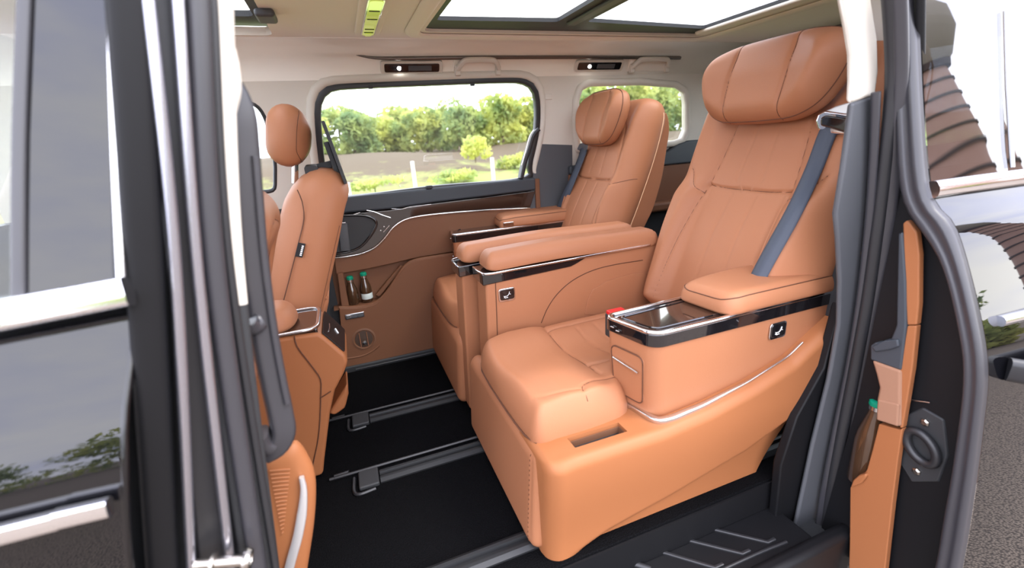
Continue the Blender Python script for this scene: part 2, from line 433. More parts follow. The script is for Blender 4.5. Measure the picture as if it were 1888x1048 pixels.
fdw = plate('door_4', [(-1.3, -.05), (-.175, -.05), (-.175, .94), (-.30, .985), (-1.3, .985)], [], lambda a, b: (a, .755, b), 'plastic_dark', thick=.06, offset=1, smooth=False, kind='structure', label='far front door lower panel ahead of the sliding door')
prism('door_card', xz(rounded([(-1.2, .1), (-.24, .1), (-.24, .78), (-1.2, .82)], .04, 5), .735), (0, .02, 0), 'door_tan_shaded', fdw, bevel=.006)
box('lower_pillar', (-.30, .765, -.05), (-.13, .86, .97), 'plastic_dark', wf, bevel=0)
# ---- near side wall behind the doorway
NW2 = [(a + .26, b) for a, b in WIN2]
wn = plate('wall_left', [(1.52, .98), (2.62, .98), (2.62, 1.56), (1.52, 1.56)], [NW2], lambda a, b: (a, -(WY(b) + .03), b), 'cream', thick=.05, offset=-1, smooth=False, kind='structure', label='near rear side wall behind the slid door')
plate('lower_side_panel', [(1.37, -.3), (2.62, -.3), (2.62, .98), (1.37, .98)], [], lambda a, b: (a, -.80, b), 'plastic_dark', wn, thick=.05, offset=-1, smooth=False)
plate('window_4', NW2, [], wallmap(.05, -1), 'tint_glass', thick=.004, smooth=False, kind='structure', label='near rear quarter window behind the slid door')
# ---- back wall with rear window and front bulkhead
plate('wall_front', [(-.76, -.05), (.76, -.05), (.76, .96), (-.76, .96)], [], lambda a, b: (-1.3 + .0 * b, a, b), 'plastic_dark', thick=.05, smooth=False, kind='structure', label='dark dashboard bulkhead at the front')
rw = plate('wall_end', [(-.8, -.05), (.8, -.05), (.72, 1.46), (.5, 1.62), (-.5, 1.62), (-.72, 1.46)], [[(-.6, 1.0), (.6, 1.0), (.56, 1.42), (-.56, 1.42)]], lambda a, b: (2.62 - .12 * max(0, b - .9), a, b), 'plastic_grey', thick=.05, smooth=False, kind='structure', label='tailgate closing the rear of the cabin')
plate('window_5', [(-.6, 1.0), (.6, 1.0), (.56, 1.42), (-.56, 1.42)], [], lambda a, b: (2.63 - .12 * max(0, b - .9), a, b), 'tint_glass', thick=.004, smooth=False, kind='structure', label='rear window in the tailgate')
plate('window_6', [(-.74, .97), (.74, .97), (.62, 1.56), (-.62, 1.56)], [], lambda a, b: (-1.55 + .75 * (b - .7), a, b), 'clear_glass', thick=.004, smooth=False, kind='structure', label='windscreen at the front')

# ---- ceiling
SR = [(.42, -.40), (1.86, -.40), (1.86, .40), (.42, .40)]
SRr = [tuple(p) for p in rounded(np.array(SR), .045, 6)]
FR = [tuple(p) for p in rounded(np.array([(-.75, -.5), (-.155, -.5), (-.155, .5), (-.75, .5)]), .04, 5)]
ceil = plate('ceiling', [(-1.12, -.52), (2.62, -.52), (2.62, .52), (-1.12, .52)], [SRr, FR], lambda a, b: (a, b, 1.6), 'headliner', thick=.03, offset=1, smooth=False, kind='structure', label='beige fabric headliner')
cove = [(.52, 1.6), (.555, 1.593), (.585, 1.578), (.61, 1.558), (.632, 1.545), (.648, 1.53), (.664, 1.505), (.674, 1.475), (.680, 1.445)]
for sg in (1, -1):
    pr = catmull(cove if sg > 0 else [(.52, 1.6), (.57, 1.592), (.62, 1.575), (.66, 1.55)], 24); V = []; F = []
    for x in (-1.3, 2.62):
        for a, b in pr: V.append((x, sg * a, b))
    n = len(pr)
    for i in range(n - 1): F.append((i, i + 1, n + i + 1, n + i))
    mk('cove', V, F, 'headliner', ceil, solid=.03, offset=1 if sg > 0 else -1)
# moulding around the sunroof
ringo = rounded(np.array([(.37, -.45), (1.92, -.45), (1.92, .45), (.37, .45)]), .09, 8)
sweep('sunroof_moulding', [(a, b, 1.598) for a, b in ringo], rounded([(-.035, 0), (.035, 0), (.02, -.012), (-.02, -.012)], .008, 3), 'headliner', ceil, closed=True)
# sunroof frame, bars, glass
sf = [tuple(p) for p in rounded(np.array([(.38, -.43), (1.90, -.43), (1.90, .43), (.38, .43)]), .03, 4)]
plate('sunroof_frame', sf, [[tuple(p) for p in rounded(np.array(q), .02, 4)] for q in ([(.45, -.30), (.965, -.30), (.965, .25), (.45, .27)], [(1.10, -.30), (1.80, -.30), (1.80, .305), (1.10, .235)])], lambda a, b: (a, b, 1.612), 'plastic_dark', ceil, thick=.015, offset=1, smooth=False)
box('sunroof_bar', (1.01, -.38, 1.600), (1.055, .26, 1.616), 'plastic_grey', ceil, bevel=.008)
box('sunroof_blind_case', (1.80, -.39, 1.598), (1.86, .37, 1.62), 'headliner', ceil, bevel=.01)
plate('window_7', [(.40, -.4), (1.03, -.4), (1.03, .4), (.40, .4)], [], lambda a, b: (a, b, 1.632), 'roof_glass', thick=.004, smooth=False, kind='structure', label='forward pane of the panoramic sunroof')
plate('window_8', [(1.035, -.4), (1.86, -.4), (1.86, .4), (1.035, .4)], [], lambda a, b: (a, b, 1.632), 'roof_glass', thick=.004, smooth=False, kind='structure', label='rear pane of the panoramic sunroof')
plate('front_roof_frame', [(-.8, -.56), (-.1, -.56), (-.1, .56), (-.8, .56)], [[tuple(p) for p in rounded(np.array([(-.7, -.42), (-.2, -.42), (-.2, .42), (-.7, .42)]), .03, 4)]], lambda a, b: (a, b, 1.645), 'plastic_dark', ceil, thick=.02, offset=1, smooth=False)
plate('window_9', [(-.74, -.46), (-.16, -.46), (-.16, .46), (-.74, .46)], [], lambda a, b: (a, b, 1.67), 'roof_glass', thick=.004, smooth=False, kind='structure', label='front sunroof pane above the front seats')
box('roof_lid_pull', (-.17, .12, 1.575), (-.11, .22, 1.60), 'plastic_grey', ceil, bevel=.01)
# outer roof skin edges (near roof rail over the doorway)
rr = sweep('trim_3', [(-1.3, -.74, 1.60), (2.62, -.74, 1.60)], rounded([(-.10, .08), (.11, .06), (.12, -.03), (.07, -.07), (-.06, -.08), (-.10, -.03)], .03, 4), 'paint', kind='structure', label='black roof rail above the near doorway')
# brushed strip along the far cove
pth = np.vstack([[PY(608, 90, .60)], [PY(625, 92, .615)], [PY(650, 98, .625)], [PY(680, 105, .63)], [PY(730, 107, .632)], [PY(900, 105, .632)], [PY(1100, 105, .632)], [PY(1253, 106, .632)]])
pth = catmull(pth, 60)
sc = [(min(1, .25 + i / 14), min(1, .25 + i / 14)) for i in range(60)]
strip = sweep('ceiling_strip', pth, rrect(.030, .016, .006), 'brushed', up=(0, -.45, .9), scale=sc, label='long brushed metal strip curving along the far ceiling edge', cat='trim strip')

def roof_lamp(x0, x1, label):
    yc, zc = .655, 1.505
    t = thing('reading_lamp', ((x0 + x1) / 2, yc, zc), label, 'reading lamp', 'reading lamps on the far ceiling edge')
    nrm = np.array([0, -.82, -.57]); upv = np.array([0, -.57, .82])
    def fr(w, h, d, r):
        c = np.array([(x0 + x1) / 2, yc, zc]) + nrm * d
        return [c + np.array([a, 0, 0]) + upv * b for a, b in rounded([(-w / 2, -h / 2), (w / 2, -h / 2), (w / 2, h / 2), (-w / 2, h / 2)], r, 4)]
    L = x1 - x0
    MB().prism(fr(L + .035, .062, -.02, .015), nrm * .024).make('bezel', 'cream', t, bevel=.003)
    MB().prism(fr(L, .040, -.018, .008), nrm * .025).make('lens_panel', 'piano', t, bevel=.002)
    c = np.array([x0 + L * .26, yc, zc]) + nrm * .007
    MB().lathe([(.009, 0), (.008, .004), (.003, .006)], c, nrm, 14).make('led', 'lamp_led', t)
    c = np.array([x0 + L * .62, yc, zc]) + nrm * .0065
    MB().prism([c + np.array([a, 0, 0]) + upv * b for a, b in ((-.05, -.012), (.06, -.012), (.06, .012), (-.05, .012))], nrm * .003).make('switch_plate', 'plastic_grey', t, bevel=.001)
roof_lamp(.272, .53, 'lit black reading lamp strip above the big door window')
roof_lamp(1.285, 1.555, 'lit black reading lamp strip above the rear quarter window')

def roof_handle(x0, x1, label):
    t = thing('ceiling_handle', ((x0 + x1) / 2, .66, 1.5), label, 'grab handle', 'fold-up handles on the far ceiling edge')
    c0, c1 = np.array([x0 + .02, .655, 1.515]), np.array([x1 - .02, .655, 1.515])
    dn = np.array([0, -.03, -.005]); upv = np.array([0, -.5, .86])
    MB().prism([c0 + upv * a + np.array([b, .006, 0]) for a, b in ((-.045, -.02), (-.045, 0))] + [c1 + upv * a + np.array([b, .006, 0]) for a, b in ((-.045, 0), (-.045, .02), (.035, .02), (.035, 0))] + [c0 + upv * a + np.array([b, .006, 0]) for a, b in ((.035, 0), (.035, -.02))], dn * .35).make('recess_plate', 'headliner', t, bevel=.008)
    p = [c0 - upv * .03, c0 + dn * .6 - upv * .02, c0 + dn + upv * .012 + np.array([.02, 0, 0]), c0 + dn + upv * .022 + np.array([.05, 0, 0]), c1 + dn + upv * .022 - np.array([.05, 0, 0]), c1 + dn + upv * .012 - np.array([.02, 0, 0]), c1 + dn * .6 - upv * .02, c1 - upv * .03]
    sweep('grip', catmull(p, 40), rrect(.022, .022, .008), 'cream', t, up=(0, -.8, -.55))
    for c in (c0, c1): MB().box(c + np.array([-.014, -.012, -.05]), c + np.array([.014, .012, -.005])).make('hinge', 'cream', t, bevel=.006)
roof_handle(.60, .85, 'beige fold-up handle above the big door window')
roof_handle(1.61, 1.89, 'beige fold-up handle above the rear quarter window')

# overhead control panel, reflected grass green painted and glowing on its face
oc = thing('overhead_panel', (.19, .2, 1.6), 'overhead control panel with painted green reflection set in the beige headliner', 'overhead panel')
MB().prism(xy(rounded([(.145, -.08), (.245, -.08), (.245, .43), (.145, .43)], .03, 5), 1.601), (0, 0, -.012)).make('housing', 'headliner', oc, bevel=.006)
MB().prism(xy(rounded([(.168, -.06), (.222, -.06), (.222, .405), (.168, .405)], .02, 5), 1.592), (0, 0, -.008)).make('bezel', 'chrome', oc, bevel=.002)
MB().prism(xy(rounded([(.173, -.055), (.217, -.055), (.217, .398), (.173, .398)], .017, 5), 1.588), (0, 0, -.006)).make('face', 'grass_reflection', oc, bevel=.001)
for y in (.05, .15, .29, .34): box('button_gap', (.178, y, 1.5805), (.212, y + .007, 1.583), 'black_fabric', oc, bevel=0)
for y in (.355, .375): box('button', (.183, y, 1.579), (.207, y + .022, 1.5835), 'grass_reflection', oc, bevel=.002)

# ================================================================== FAR SLIDING DOOR (closed)
d1 = thing('door_1', (.45, .75, 0), 'closed far sliding door with tan panel and black upper trim', kind='structure')
def pyl(pts, y): return [tuple(p) for p in PYs(pts, y)]
def xzp(pts, y=.75): return [(p[0], p[2]) for p in PYs(pts, y)]
# door skeleton
box('core', (-.17, .785, -.06), (1.06, .86, .93), 'plastic_dark', d1, bevel=.0)
# tan backing (bottom of the pocket), upper tan panel, proud lower panel
prism('inner_panel', xz([(-.16, 0), (1.05, 0), (1.05, .80), (-.12, .66)], .775), (0, .02, 0), 'door_tan_shaded', d1, bevel=.0)
box('pocket_floor', (-.15, .706, .36), (.5, .776, .37), 'door_tan_shaded', d1, bevel=0)
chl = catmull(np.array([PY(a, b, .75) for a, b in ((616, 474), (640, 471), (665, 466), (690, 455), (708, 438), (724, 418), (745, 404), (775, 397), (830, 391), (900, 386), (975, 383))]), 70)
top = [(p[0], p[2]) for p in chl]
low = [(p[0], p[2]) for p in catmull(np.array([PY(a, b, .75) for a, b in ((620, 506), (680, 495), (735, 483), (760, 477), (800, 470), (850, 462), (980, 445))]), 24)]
prism('upper_panel', xz(top + low[::-1], .738), (0, .03, 0), 'door_tan_shaded', d1, bevel=.006)
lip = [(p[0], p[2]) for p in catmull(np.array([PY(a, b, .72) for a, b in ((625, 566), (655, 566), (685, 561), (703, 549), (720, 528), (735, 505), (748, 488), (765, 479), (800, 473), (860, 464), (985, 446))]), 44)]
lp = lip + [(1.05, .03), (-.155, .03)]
prism('lower_panel', xz(lp, .697), (0, .014, 0), 'door_tan_shaded', d1, bevel=.005)
sweep('pocket_rim', [(a, .708, b) for a, b in lip[:34]], circ(.009, 8), 'door_tan_shaded', d1)
# slim front jamb of the pocket
prism('pocket_side', pyl([(622, 506), (632, 503), (644, 566), (630, 568)], .715), (0, .05, 0), 'door_tan_shaded', d1, bevel=.004)
prism('pocket_rib', pyl([(692, 545), (700, 548), (745, 492), (738, 490)], .74), (0, .02, 0), 'door_tan_shaded', d1, bevel=.004)
# lower ledge, speaker
def disc(c, r, n=40): return [(c[0] + r * math.cos(2 * math.pi * i / n), c[1] + r * math.sin(2 * math.pi * i / n)) for i in range(n)]
sp = PY(671, 625, .70)
MB().lathe([(.062, 0), (.062, .006), (.054, .008), (.050, .002), (.0, .001)], (sp[0], .7005, sp[2]), (0, -1, 0), 40).make('speaker_ring', 'leather_dark', d1)
MB().lathe([(.050, 0), (.046, .004), (.0, .007)], (sp[0], .7, sp[2]), (0, -1, 0), 36).make('speaker_grille', 'grille_brown', d1)
for k in (-.02, .018): tube('grille_rib', [(sp[0] + k, .6925, sp[2] + .04), (sp[0] + k, .6915, sp[2]), (sp[0] + k, .6925, sp[2] - .04)], .0018, 'leather', d1, n=5)
MB().lathe([(.013, 0), (.010, .005), (0, .006)], (sp[0], .694, sp[2] - .022), (0, -1, 0), 16).make('speaker_badge', 'satin', d1)
ledge = catmull(np.array([PY(a, b, .70) for a, b in ((632, 662), (650, 660), (672, 655), (690, 645), (700, 636))]), 20)
tube('ledge_crease', ledge, .006, 'door_tan_shaded', d1)
# button strip
b0, b1 = PY(638, 586, .70), PY(670, 577, .70); bz = (b0[2] + b1[2]) / 2
box('switch_frame', (b0[0] - .004, .692, bz - .016), (b1[0] + .004, .702, bz + .014), 'chrome', d1, bevel=.003)
for i in range(3):
    w_ = (b1[0] - b0[0]) / 3; box('switch', (b0[0] + w_ * i + .003, .689, bz - .010), (b0[0] + w_ * (i + 1) - .003, .697, bz + .009), 'plastic_grey' if i else 'satin', d1, bevel=.002)
# black sill strip at the bottom
box('kick_strip', (-.16, .69, -.01), (1.05, .76, .035), 'plastic_dark', d1, bevel=.01)
tube('kick_bead', [(-.1, .688, .012), (1.0, .688, .012)], .006, 'rubber', d1)
# upper soft dark trim with beltline
ub = xzp([(612, 365), (800, 346), (985, 327), (985, 350), (900, 361), (800, 373), (720, 385), (672, 389), (640, 392), (614, 399)])
prism('upper_trim', xz(ub, .722), (0, .05, 0), 'slate', d1, bevel=.012)
# gloss wood panel between the upper trim and the chrome line
gp = xzp([(612, 400), (640, 393), (672, 390), (720, 386), (800, 374), (900, 362), (985, 351)])
prism('gloss_panel', xz(gp + top[::-1], .728), (0, .03, 0), 'walnut', d1, bevel=.006)
sweep('chrome_line', chl + np.array([0, -.018, -.002]), circ(.0048, 8), 'chrome', d1)
# handle recess: dark bowl with a raised rim and grip
rec = xzp([(612, 399), (640, 397), (668, 397), (685, 402), (694, 411), (690, 424), (678, 442), (664, 456), (645, 464), (612, 469)], .728)
rec = rounded(np.array(rec), .012, 4)
prism('handle_bowl', xz(rec, .7245), (0, .01, 0), 'plastic_dark', d1, bevel=.0)
rimp = catmull(np.array([PY(a, b, .722) for a, b in ((615, 398), (640, 397), (668, 397), (686, 402), (694, 411), (690, 424), (678, 442), (664, 456), (645, 464), (615, 469))]), 60)
tube('bowl_rim', rimp, .0075, 'piano', d1, n=10)
g0, g1 = PY(632, 412, .715), PY(637, 462, .715)
sweep('pull_handle', [g0, (g0 + g1) / 2 + np.array([0, -.006, 0]), g1], rrect(.045, .02, .007), 'plastic_grey', d1, up=(0, 1, 0))
tube('handle_cap', [PY(624, 412, .70), PY(637, 411, .70)], .004, 'chrome', d1)
tube('chrome_accent', catmull(np.array([PY(a, b, .722) for a, b in ((676, 388), (690, 391), (705, 397), (720, 402))]), 16), .0042, 'chrome', d1)
tube('chrome_accent', catmull(np.array([PY(a, b, .719) for a, b in ((614, 399), (640, 397), (655, 395), (664, 392))]), 16), .003, 'satin', d1)
tube('key_line', [PY(707, 428, .724), PY(718, 416, .724)], .002, 'satin', d1)
for a, b in ((702, 425), (708, 418)): MB().lathe([(.004, 0), (.003, .002)], PY(a, b, .727), (0, -1, 0), 10).make('key', 'satin', d1)
tube('sheen_line', catmull(np.array([PY(a, b, .7265) for a, b in ((722, 385), (740, 386), (755, 382), (795, 377))]), 16), .002, 'satin', d1)
# window frame (black), clips, raised blind guide
ring('window_frame', WIN1, .006, rounded([(-.016, -.02), (.014, -.02), (.014, .018), (-.016, .018)], .008, 3), 'rubber', d1)
for a, b in ((683, 161), (870, 156)): c = PW(a, b); box('blind_hook', c + np.array([-.01, -.02, -.008]), c + np.array([.01, 0, .006]), 'plastic_dark', d1, bevel=.002)
c = PW(790, 346); box('blind_catch', c + np.array([-.016, -.035, -.004]), c + np.array([.016, 0, .012]), 'plastic_dark', d1, bevel=.004)
cg = [PW(a, b, -.012) for a, b in ((992, 238), (982, 250), (974, 275), (966, 300), (960, 328))]
sweep('pillar_guide', catmull(np.array(cg), 20), rrect(.022, .05, .008), 'rubber', d1, up=(0, 1, 0))
tube('guide_edge', catmull(np.array([PW(a, b, -.03) for a, b in ((984, 240), (977, 252), (970, 278), (962, 305))]), 16), .003, 'satin', d1)
box('rear_jamb', (1.035, .72, .02), (1.062, .80, .93), 'door_tan_shaded', d1, bevel=.004)

# ================================================================== NEAR B-PILLAR (between front door and doorway)
bp = thing('trim_4', (-.2, -.9, 0), 'black door pillar with rubber seals and cream upper trim, near side', kind='structure')
def vpath(px, y, ext=(.12, .25)):
    """px = (x at row 0, x at row 500, x at row 1048) on plane y (number or triple)"""
    ys = y if not np.isscalar(y) else (y, y, y)
    P = [PY(a, r, q) for a, r, q in zip(px, (0, 500, 1048), ys)]
    a = P[0] + (P[0] - P[1]) / np.linalg.norm(P[0] - P[1]) * ext[0]; b = P[2] + (P[2] - P[1]) / np.linalg.norm(P[2] - P[1]) * ext[1]
    return catmull(np.array([a] + P + [b]), 40)
def vstrip(name, px, y, wid, mt, dep=.02, r=.008, parent=bp, n=4, **k):
    P = vpath(px, y, **k)
    return sweep(name, P, rrect(wid, dep, r, n), mt, parent, up=(-.35, .93, .05))
prism('pillar_core', pyl([(180, -70), (398, -70), (402, 0), (424, 500), (512, 1048), (545, 1250), (100, 1250), (100, 1048), (120, 500)], -.878), (0, .012, 0), 'plastic_dark', bp, bevel=0)
vstrip('pillar_face', (236, 268, 300), -.935, .042, 'matt_black', .03, .012)
vstrip('outer_flange', (272, 324, 352), (-.932, -.932, -.932), .014, 'dark_metal', .03, .007)
vstrip('groove_liner', (298, 342, 395), -.905, .04, 'rubber', .01, .004)
vstrip('inner_flange', (326, 364, 425), (-.918, -.918, -.918), .014, 'dark_metal', .03, .006)
vstrip('door_seal', (363, 396, 475), -.90, .028, 'rubber_mid', .036, .016, n=6)
vstrip('seal_lip', (391, 424, 508), -.89, .012, 'rubber', .02, .005)
# cream upper trim on the inner face and its dark lower half
up_ = vpath((408, 432, 500), -.872)
sweep('upper_trim', up_[:17], rounded([(-.05, -.02), (.012, -.02), (.012, .02), (-.05, .035)], .008, 4), 'cream', bp, up=(-.35, .93, .05))
kb = PY(428, 165, -.872)
sweep('handle_boss', catmull(np.array([PY(412, 90, -.868), PY(420, 130, -.868), PY(422, 165, -.868), PY(414, 200, -.868)]), 20), rrect(.030, .03, .012), 'cream', bp, up=(-.35, .93, .05))
sweep('lower_trim', up_[16:], rounded([(-.05, -.02), (.012, -.02), (.012, .02), (-.05, .035)], .008, 4), 'plastic_dark', bp, up=(-.35, .93, .05))
# grab handle on the pillar
gh = thing('pillar_handle', tuple(PY(500, 835, -.83)), 'long black grab handle mounted on the near door pillar', 'grab handle')
hp = catmull(np.array([PY(a, b, -.825) for a, b in ((418, 160), (430, 178), (443, 215), (449, 270), (456, 350), (467, 470), (483, 590), (501, 690), (516, 760), (521, 795), (510, 820), (486, 834))]), 90)
sweep('grip', hp, rounded([(-.021, -.017), (.021, -.017), (.021, .017), (-.021, .017)], .010, 5), 'rubber_mid', gh, up=(-.35, .93, .05))
sweep('grip_insert', hp[14:74] + np.array([.017, -.012, 0]), rrect(.012, .014, .005), 'rubber_mid', gh, up=(-.35, .93, .05))
sweep('mid_bracket', catmull(np.array([PY(455, 590, -.84), PY(468, 596, -.835), PY(480, 590, -.83)]), 12), rrect(.03, .045, .012), 'rubber_mid', gh, up=(0, 1, 0), scale=[1.25 - .03 * i for i in range(12)])
sweep('end_bracket', catmull(np.array([PY(478, 800, -.84), PY(486, 816, -.835), PY(498, 822, -.83)]), 12), rrect(.03, .04, .012), 'rubber_mid', gh, up=(0, 1, 0))
# tan lower pillar panel with ribbed grille and silver sweep
kp = thing('trim_5', (-.2, -.78, 0), 'tan lower pillar panel with ribbed grille and silver strip', kind='structure')
KY = -.76
ko = [(p[0], p[2]) for p in PYs([(470, 850), (500, 838), (538, 824), (552, 829), (567, 851), (579, 880), (582, 920), (578, 980), (566, 1060), (552, 1150), (430, 1150), (440, 960)], KY)]
pillow('panel', ko, .022, .03, lambda u, v, h: np.stack([u, KY - h + .02, v], 1), 'hard_tan', kp, nr=30, ns=120, back=.02)
ks = catmull(np.array([PY(a, b, KY - .008) for a, b in ((556, 880), (560, 905), (557, 945), (549, 990), (538, 1030), (525, 1080))]), 30)
sweep('silver_strip', ks, rrect(.019, .010, .004), 'silver_trim', kp, up=(0, 1, 0), scale=[(.5 + .55 * min(1, i / 10), 1) for i in range(30)])
for i in range(17):
    yy = 866 + i * 7.2; xr = 535 - i * .75; xl = 497 + i * 1.4
    tube('grille_rib', [PY(xl, yy + 3, KY - .005), PY((xl + xr) / 2, yy + 1, KY - .0035), PY(xr, yy, KY - .003)], .0016, 'hard_tan', kp, n=6)
# striker pin
stp = thing('striker_pin', tuple(PY(420, 1035, -.94)), 'metal latch striker pin at the foot of the near pillar', 'latch pin')
a_, b_ = PY(358, 1042, -.945), PY(463, 1032, -.955); ax_ = b_ - a_; L_ = np.linalg.norm(ax_)
MB().lathe([(.0, 0), (.008, 0), (.008, L_ * .28), (.016, L_ * .30), (.016, L_ * .36), (.009, L_ * .38), (.010, L_ * .85), (.017, L_ * .87), (.019, L_ * .93), (.016, L_), (.009, L_), (.008, L_ * .97), (0, L_ * .97)], a_, ax_, 20).make('pin', 'metal_pin', stp)

# ================================================================== NEAR FRONT DOOR (closed, its outer skin)
fd = thing('door_2', (-.6, -.97, -.2), 'closed near front door with gloss black skin and chrome strips', kind='structure')
prof = catmull(np.array([(-.905, 1.0), (-.935, .93), (-.963, .86), (-.986, .80), (-.999, .75), (-1.005, .70), (-1.006, .62), (-1.0, .5), (-.98, .2), (-.96, -.1), (-.93, -.35)]), 40)
XE = [(p[0], p[2]) for p in (PY(a, b, c_) for a, b, c_ in ((236, 520, -.94), (232, 580, -.96), (224, 650, -.975), (219, 780, -.99), (225, 860, -1.0), (232, 950, -1.003), (238, 1048, -1.003)))] + [(-.42, .2), (-.42, -.4)]
xe = lambda z: float(np.interp(z, [b for a, b in XE][::-1], [a for a, b in XE][::-1]))
V = []; F = []; nx = 14
for y, z in prof:
    x1 = xe(z)
    for i in range(nx):
        t = (i / (nx - 1)) ** 2; x = x1 - 1.1 * t
        V.append((x, y, z))
n = len(prof)
for i in range(n - 1):
    for j in range(nx - 1): F.append((i * nx + j, i * nx + j + 1, (i + 1) * nx + j + 1, (i + 1) * nx + j))
mk('outer_skin', V, F, 'paint', fd, ang=180)
edp = [(xe(z), y + .004, z) for y, z in prof]
sweep('skin_edge', edp, circ(.005, 8), 'paint', fd, up=(1, 0, 0))
bl = catmull(np.array([PY(238, 537, -.968), PY(120, 560, -.968), PY(0, 582, -.968), PY(0, 582, -.968) + (PY(0, 582, -.968) - PY(238, 537, -.968)) * 7]), 20)
sweep('belt_chrome', bl, rounded([(-.014, -.019), (.01, -.019), (.016, 0), (.01, .019), (-.014, .019)], .007, 4), 'chrome', fd, up=(0, .25, 1))
bl2 = catmull(np.array([PY(203, 934, -1.02), PY(100, 958, -1.02), PY(0, 985, -1.02), PY(0, 985, -1.02) + (PY(0, 985, -1.02) - PY(203, 934, -1.02)) * 8]), 20)
sweep('lower_chrome', bl2, rounded([(-.01, -.012), (.008, -.012), (.012, 0), (.008, .012), (-.01, .012)], .005, 4), 'chrome', fd, up=(0, .15, 1))
# gloss pillar cover and window of the front door, leaning inwards
def tl(px, py):
    """pixel on the leaning upper door plane: y = -.955 + .22 (z - 1.0)"""
    d = ray(px, py); k = -.955 - .22 - CAM[1] + .22 * CAM[2]; return CAM + d * (k / (d[1] - .22 * d[2]))
cov = [tl(a, b) for a, b in ((44, 560), (214, 524), (205, 250), (199, -60), (60, -60), (48, 250))]
prism('pillar_cover', cov, (.0, .02, .004), 'paint', fd, bevel=.004)
edge = [tl(a, b) for a, b in ((227, 521), (215, 250), (206, -60))]
sweep('cover_edge', catmull(np.array(edge), 20), rrect(.010, .02, .004), 'satin', fd, up=(0, 1, .2))
edge = [tl(a, b) for a, b in ((36, 565), (38, 250), (50, -60))]
sweep('glass_edge', catmull(np.array(edge), 20), rrect(.014, .012, .004), 'rubber_mid', fd, up=(0, 1, .2))
prism('door_glass', [tl(a, b) + np.array([0, .012, 0]) for a, b in ((40, 565), (44, -60), (-500, -60), (-500, 660))], (0, .004, 0), 'tint_glass', fd, bevel=0)

# ================================================================== NEAR C-PILLAR
cp = thing('trim_6', (1.3, -.85, 0), 'near rear door pillar with cream top, grey lower trim and rubber seals', kind='structure')
def polyprism(name, pts, y, d, mt, parent, bevel=.006): return prism(name, pyl(pts, y), (0, d, 0), mt, parent, bevel=bevel)
polyprism('upper_trim', [(1545, -60), (1600, -60), (1612, 20), (1620, 70), (1622, 130), (1616, 176), (1572, 190), (1574, 150), (1574, 100), (1566, 50)], -.865, .02, 'cream', cp, .012)
polyprism('lower_trim', [(1572, 190), (1617, 175), (1606, 280), (1596, 400), (1585, 520), (1570, 630), (1548, 740), (1524, 860), (1500, 980), (1480, 1080), (1440, 1080), (1470, 960), (1500, 820), (1530, 700), (1548, 600), (1550, 520), (1546, 440), (1542, 395), (1556, 310)], -.866, .015, 'plastic_grey', cp, .012)
polyprism('kick_panel', [(1552, 560), (1570, 640), (1530, 830), (1490, 1010), (1470, 1090), (1400, 1090), (1430, 960), (1440, 860), (1470, 770), (1520, 680)], -.845, .03, 'matt_black', cp, .006)
def cstrip(name, pts, y, wid, dep, mt, r):
    P = catmull(np.array([PY(a, b, y) for a, b in pts]), 60); sweep(name, P, rrect(wid, dep, r, 5), mt, cp, up=(-.6, .75, .1))
cstrip('seal_inner', [(1634, -80), (1644, 60), (1645, 160), (1632, 300), (1616, 430), (1598, 560), (1576, 680), (1552, 800), (1528, 930), (1506, 1090)], -.90, .028, .03, 'rubber', .012)
cstrip('seal_outer', [(1655, -80), (1660, 60), (1660, 160), (1650, 300), (1636, 420), (1618, 550), (1595, 680), (1572, 800), (1550, 920), (1528, 1090)], -.915, .022, .03, 'rubber_mid', .01)
cstrip('seal_channel', [(1615, 170), (1610, 300), (1600, 430), (1585, 560), (1565, 680), (1540, 800), (1515, 930), (1492, 1090)], -.885, .018, .02, 'rubber_mid', .008)
cstrip('pillar_body', [(1690, -80), (1690, 60), (1690, 200), (1685, 350), (1670, 500), (1650, 640), (1630, 780), (1605, 920), (1580, 1090)], -.885, .13, .02, 'matt_black', .008)

# ================================================================== NEAR SLIDING DOOR (slid open along the flank)
XD = 1.30
sd = thing('door_3', (1.8, -1.1, -.4), 'near sliding door pushed open along the side of the van', kind='structure')
oute = [(p[1], p[2]) for p in catmull(PXs([(1694, -80), (1694, 0), (1703, 200), (1714, 335), (1730, 380), (1765, 425), (1803, 560), (1822, 680), (1812, 800), (1792, 950), (1775, 1048), (1750, 1160)], XD), 60)]
inne = [(p[1], p[2]) for p in catmull(PXs([(1635, -80), (1638, 0), (1652, 200), (1658, 320), (1675, 390), (1735, 480), (1768, 600), (1778, 700), (1760, 850), (1742, 950), (1724, 1048), (1690, 1160)], XD), 60)]
# rubber edge band all along the door's leading edge
V = []; F = []
NQ = 9
for (y0, z0), (y1, z1) in zip(oute, inne):
    for q in range(NQ):
        t = q / (NQ - 1); bulge = .022 * math.sin(math.pi * min(1, t * 1.0)) ** .7 + (.006 * math.sin(t * math.pi * 3))
        V.append((XD - bulge, y0 + (y1 - y0) * t, z0 + (z1 - z0) * t))
for i in range(len(oute) - 1):
    for q in range(NQ - 1): F.append((i * NQ + q, i * NQ + q + 1, (i + 1) * NQ + q + 1, (i + 1) * NQ + q))
mk('edge_seal', V, F, 'rubber_mid', sd, ang=180, solid=.01, offset=-1)
# outer skin below the belt
zb = .97
low_ = [p for p in oute if p[1] < zb]
V = []; F = []; nx = 30
for y, z in low_:
    for i in range(nx):
        t = i / (nx - 1); V.append((XD + .002 + 1.15 * t, y - .035 * math.sin(t * 2.2), z))
for i in range(len(low_) - 1):
    for j in range(nx - 1): F.append((i * nx + j, i * nx + j + 1, (i + 1) * nx + j + 1, (i + 1) * nx + j))
mk('outer_skin', V, F, 'paint', sd, ang=180)
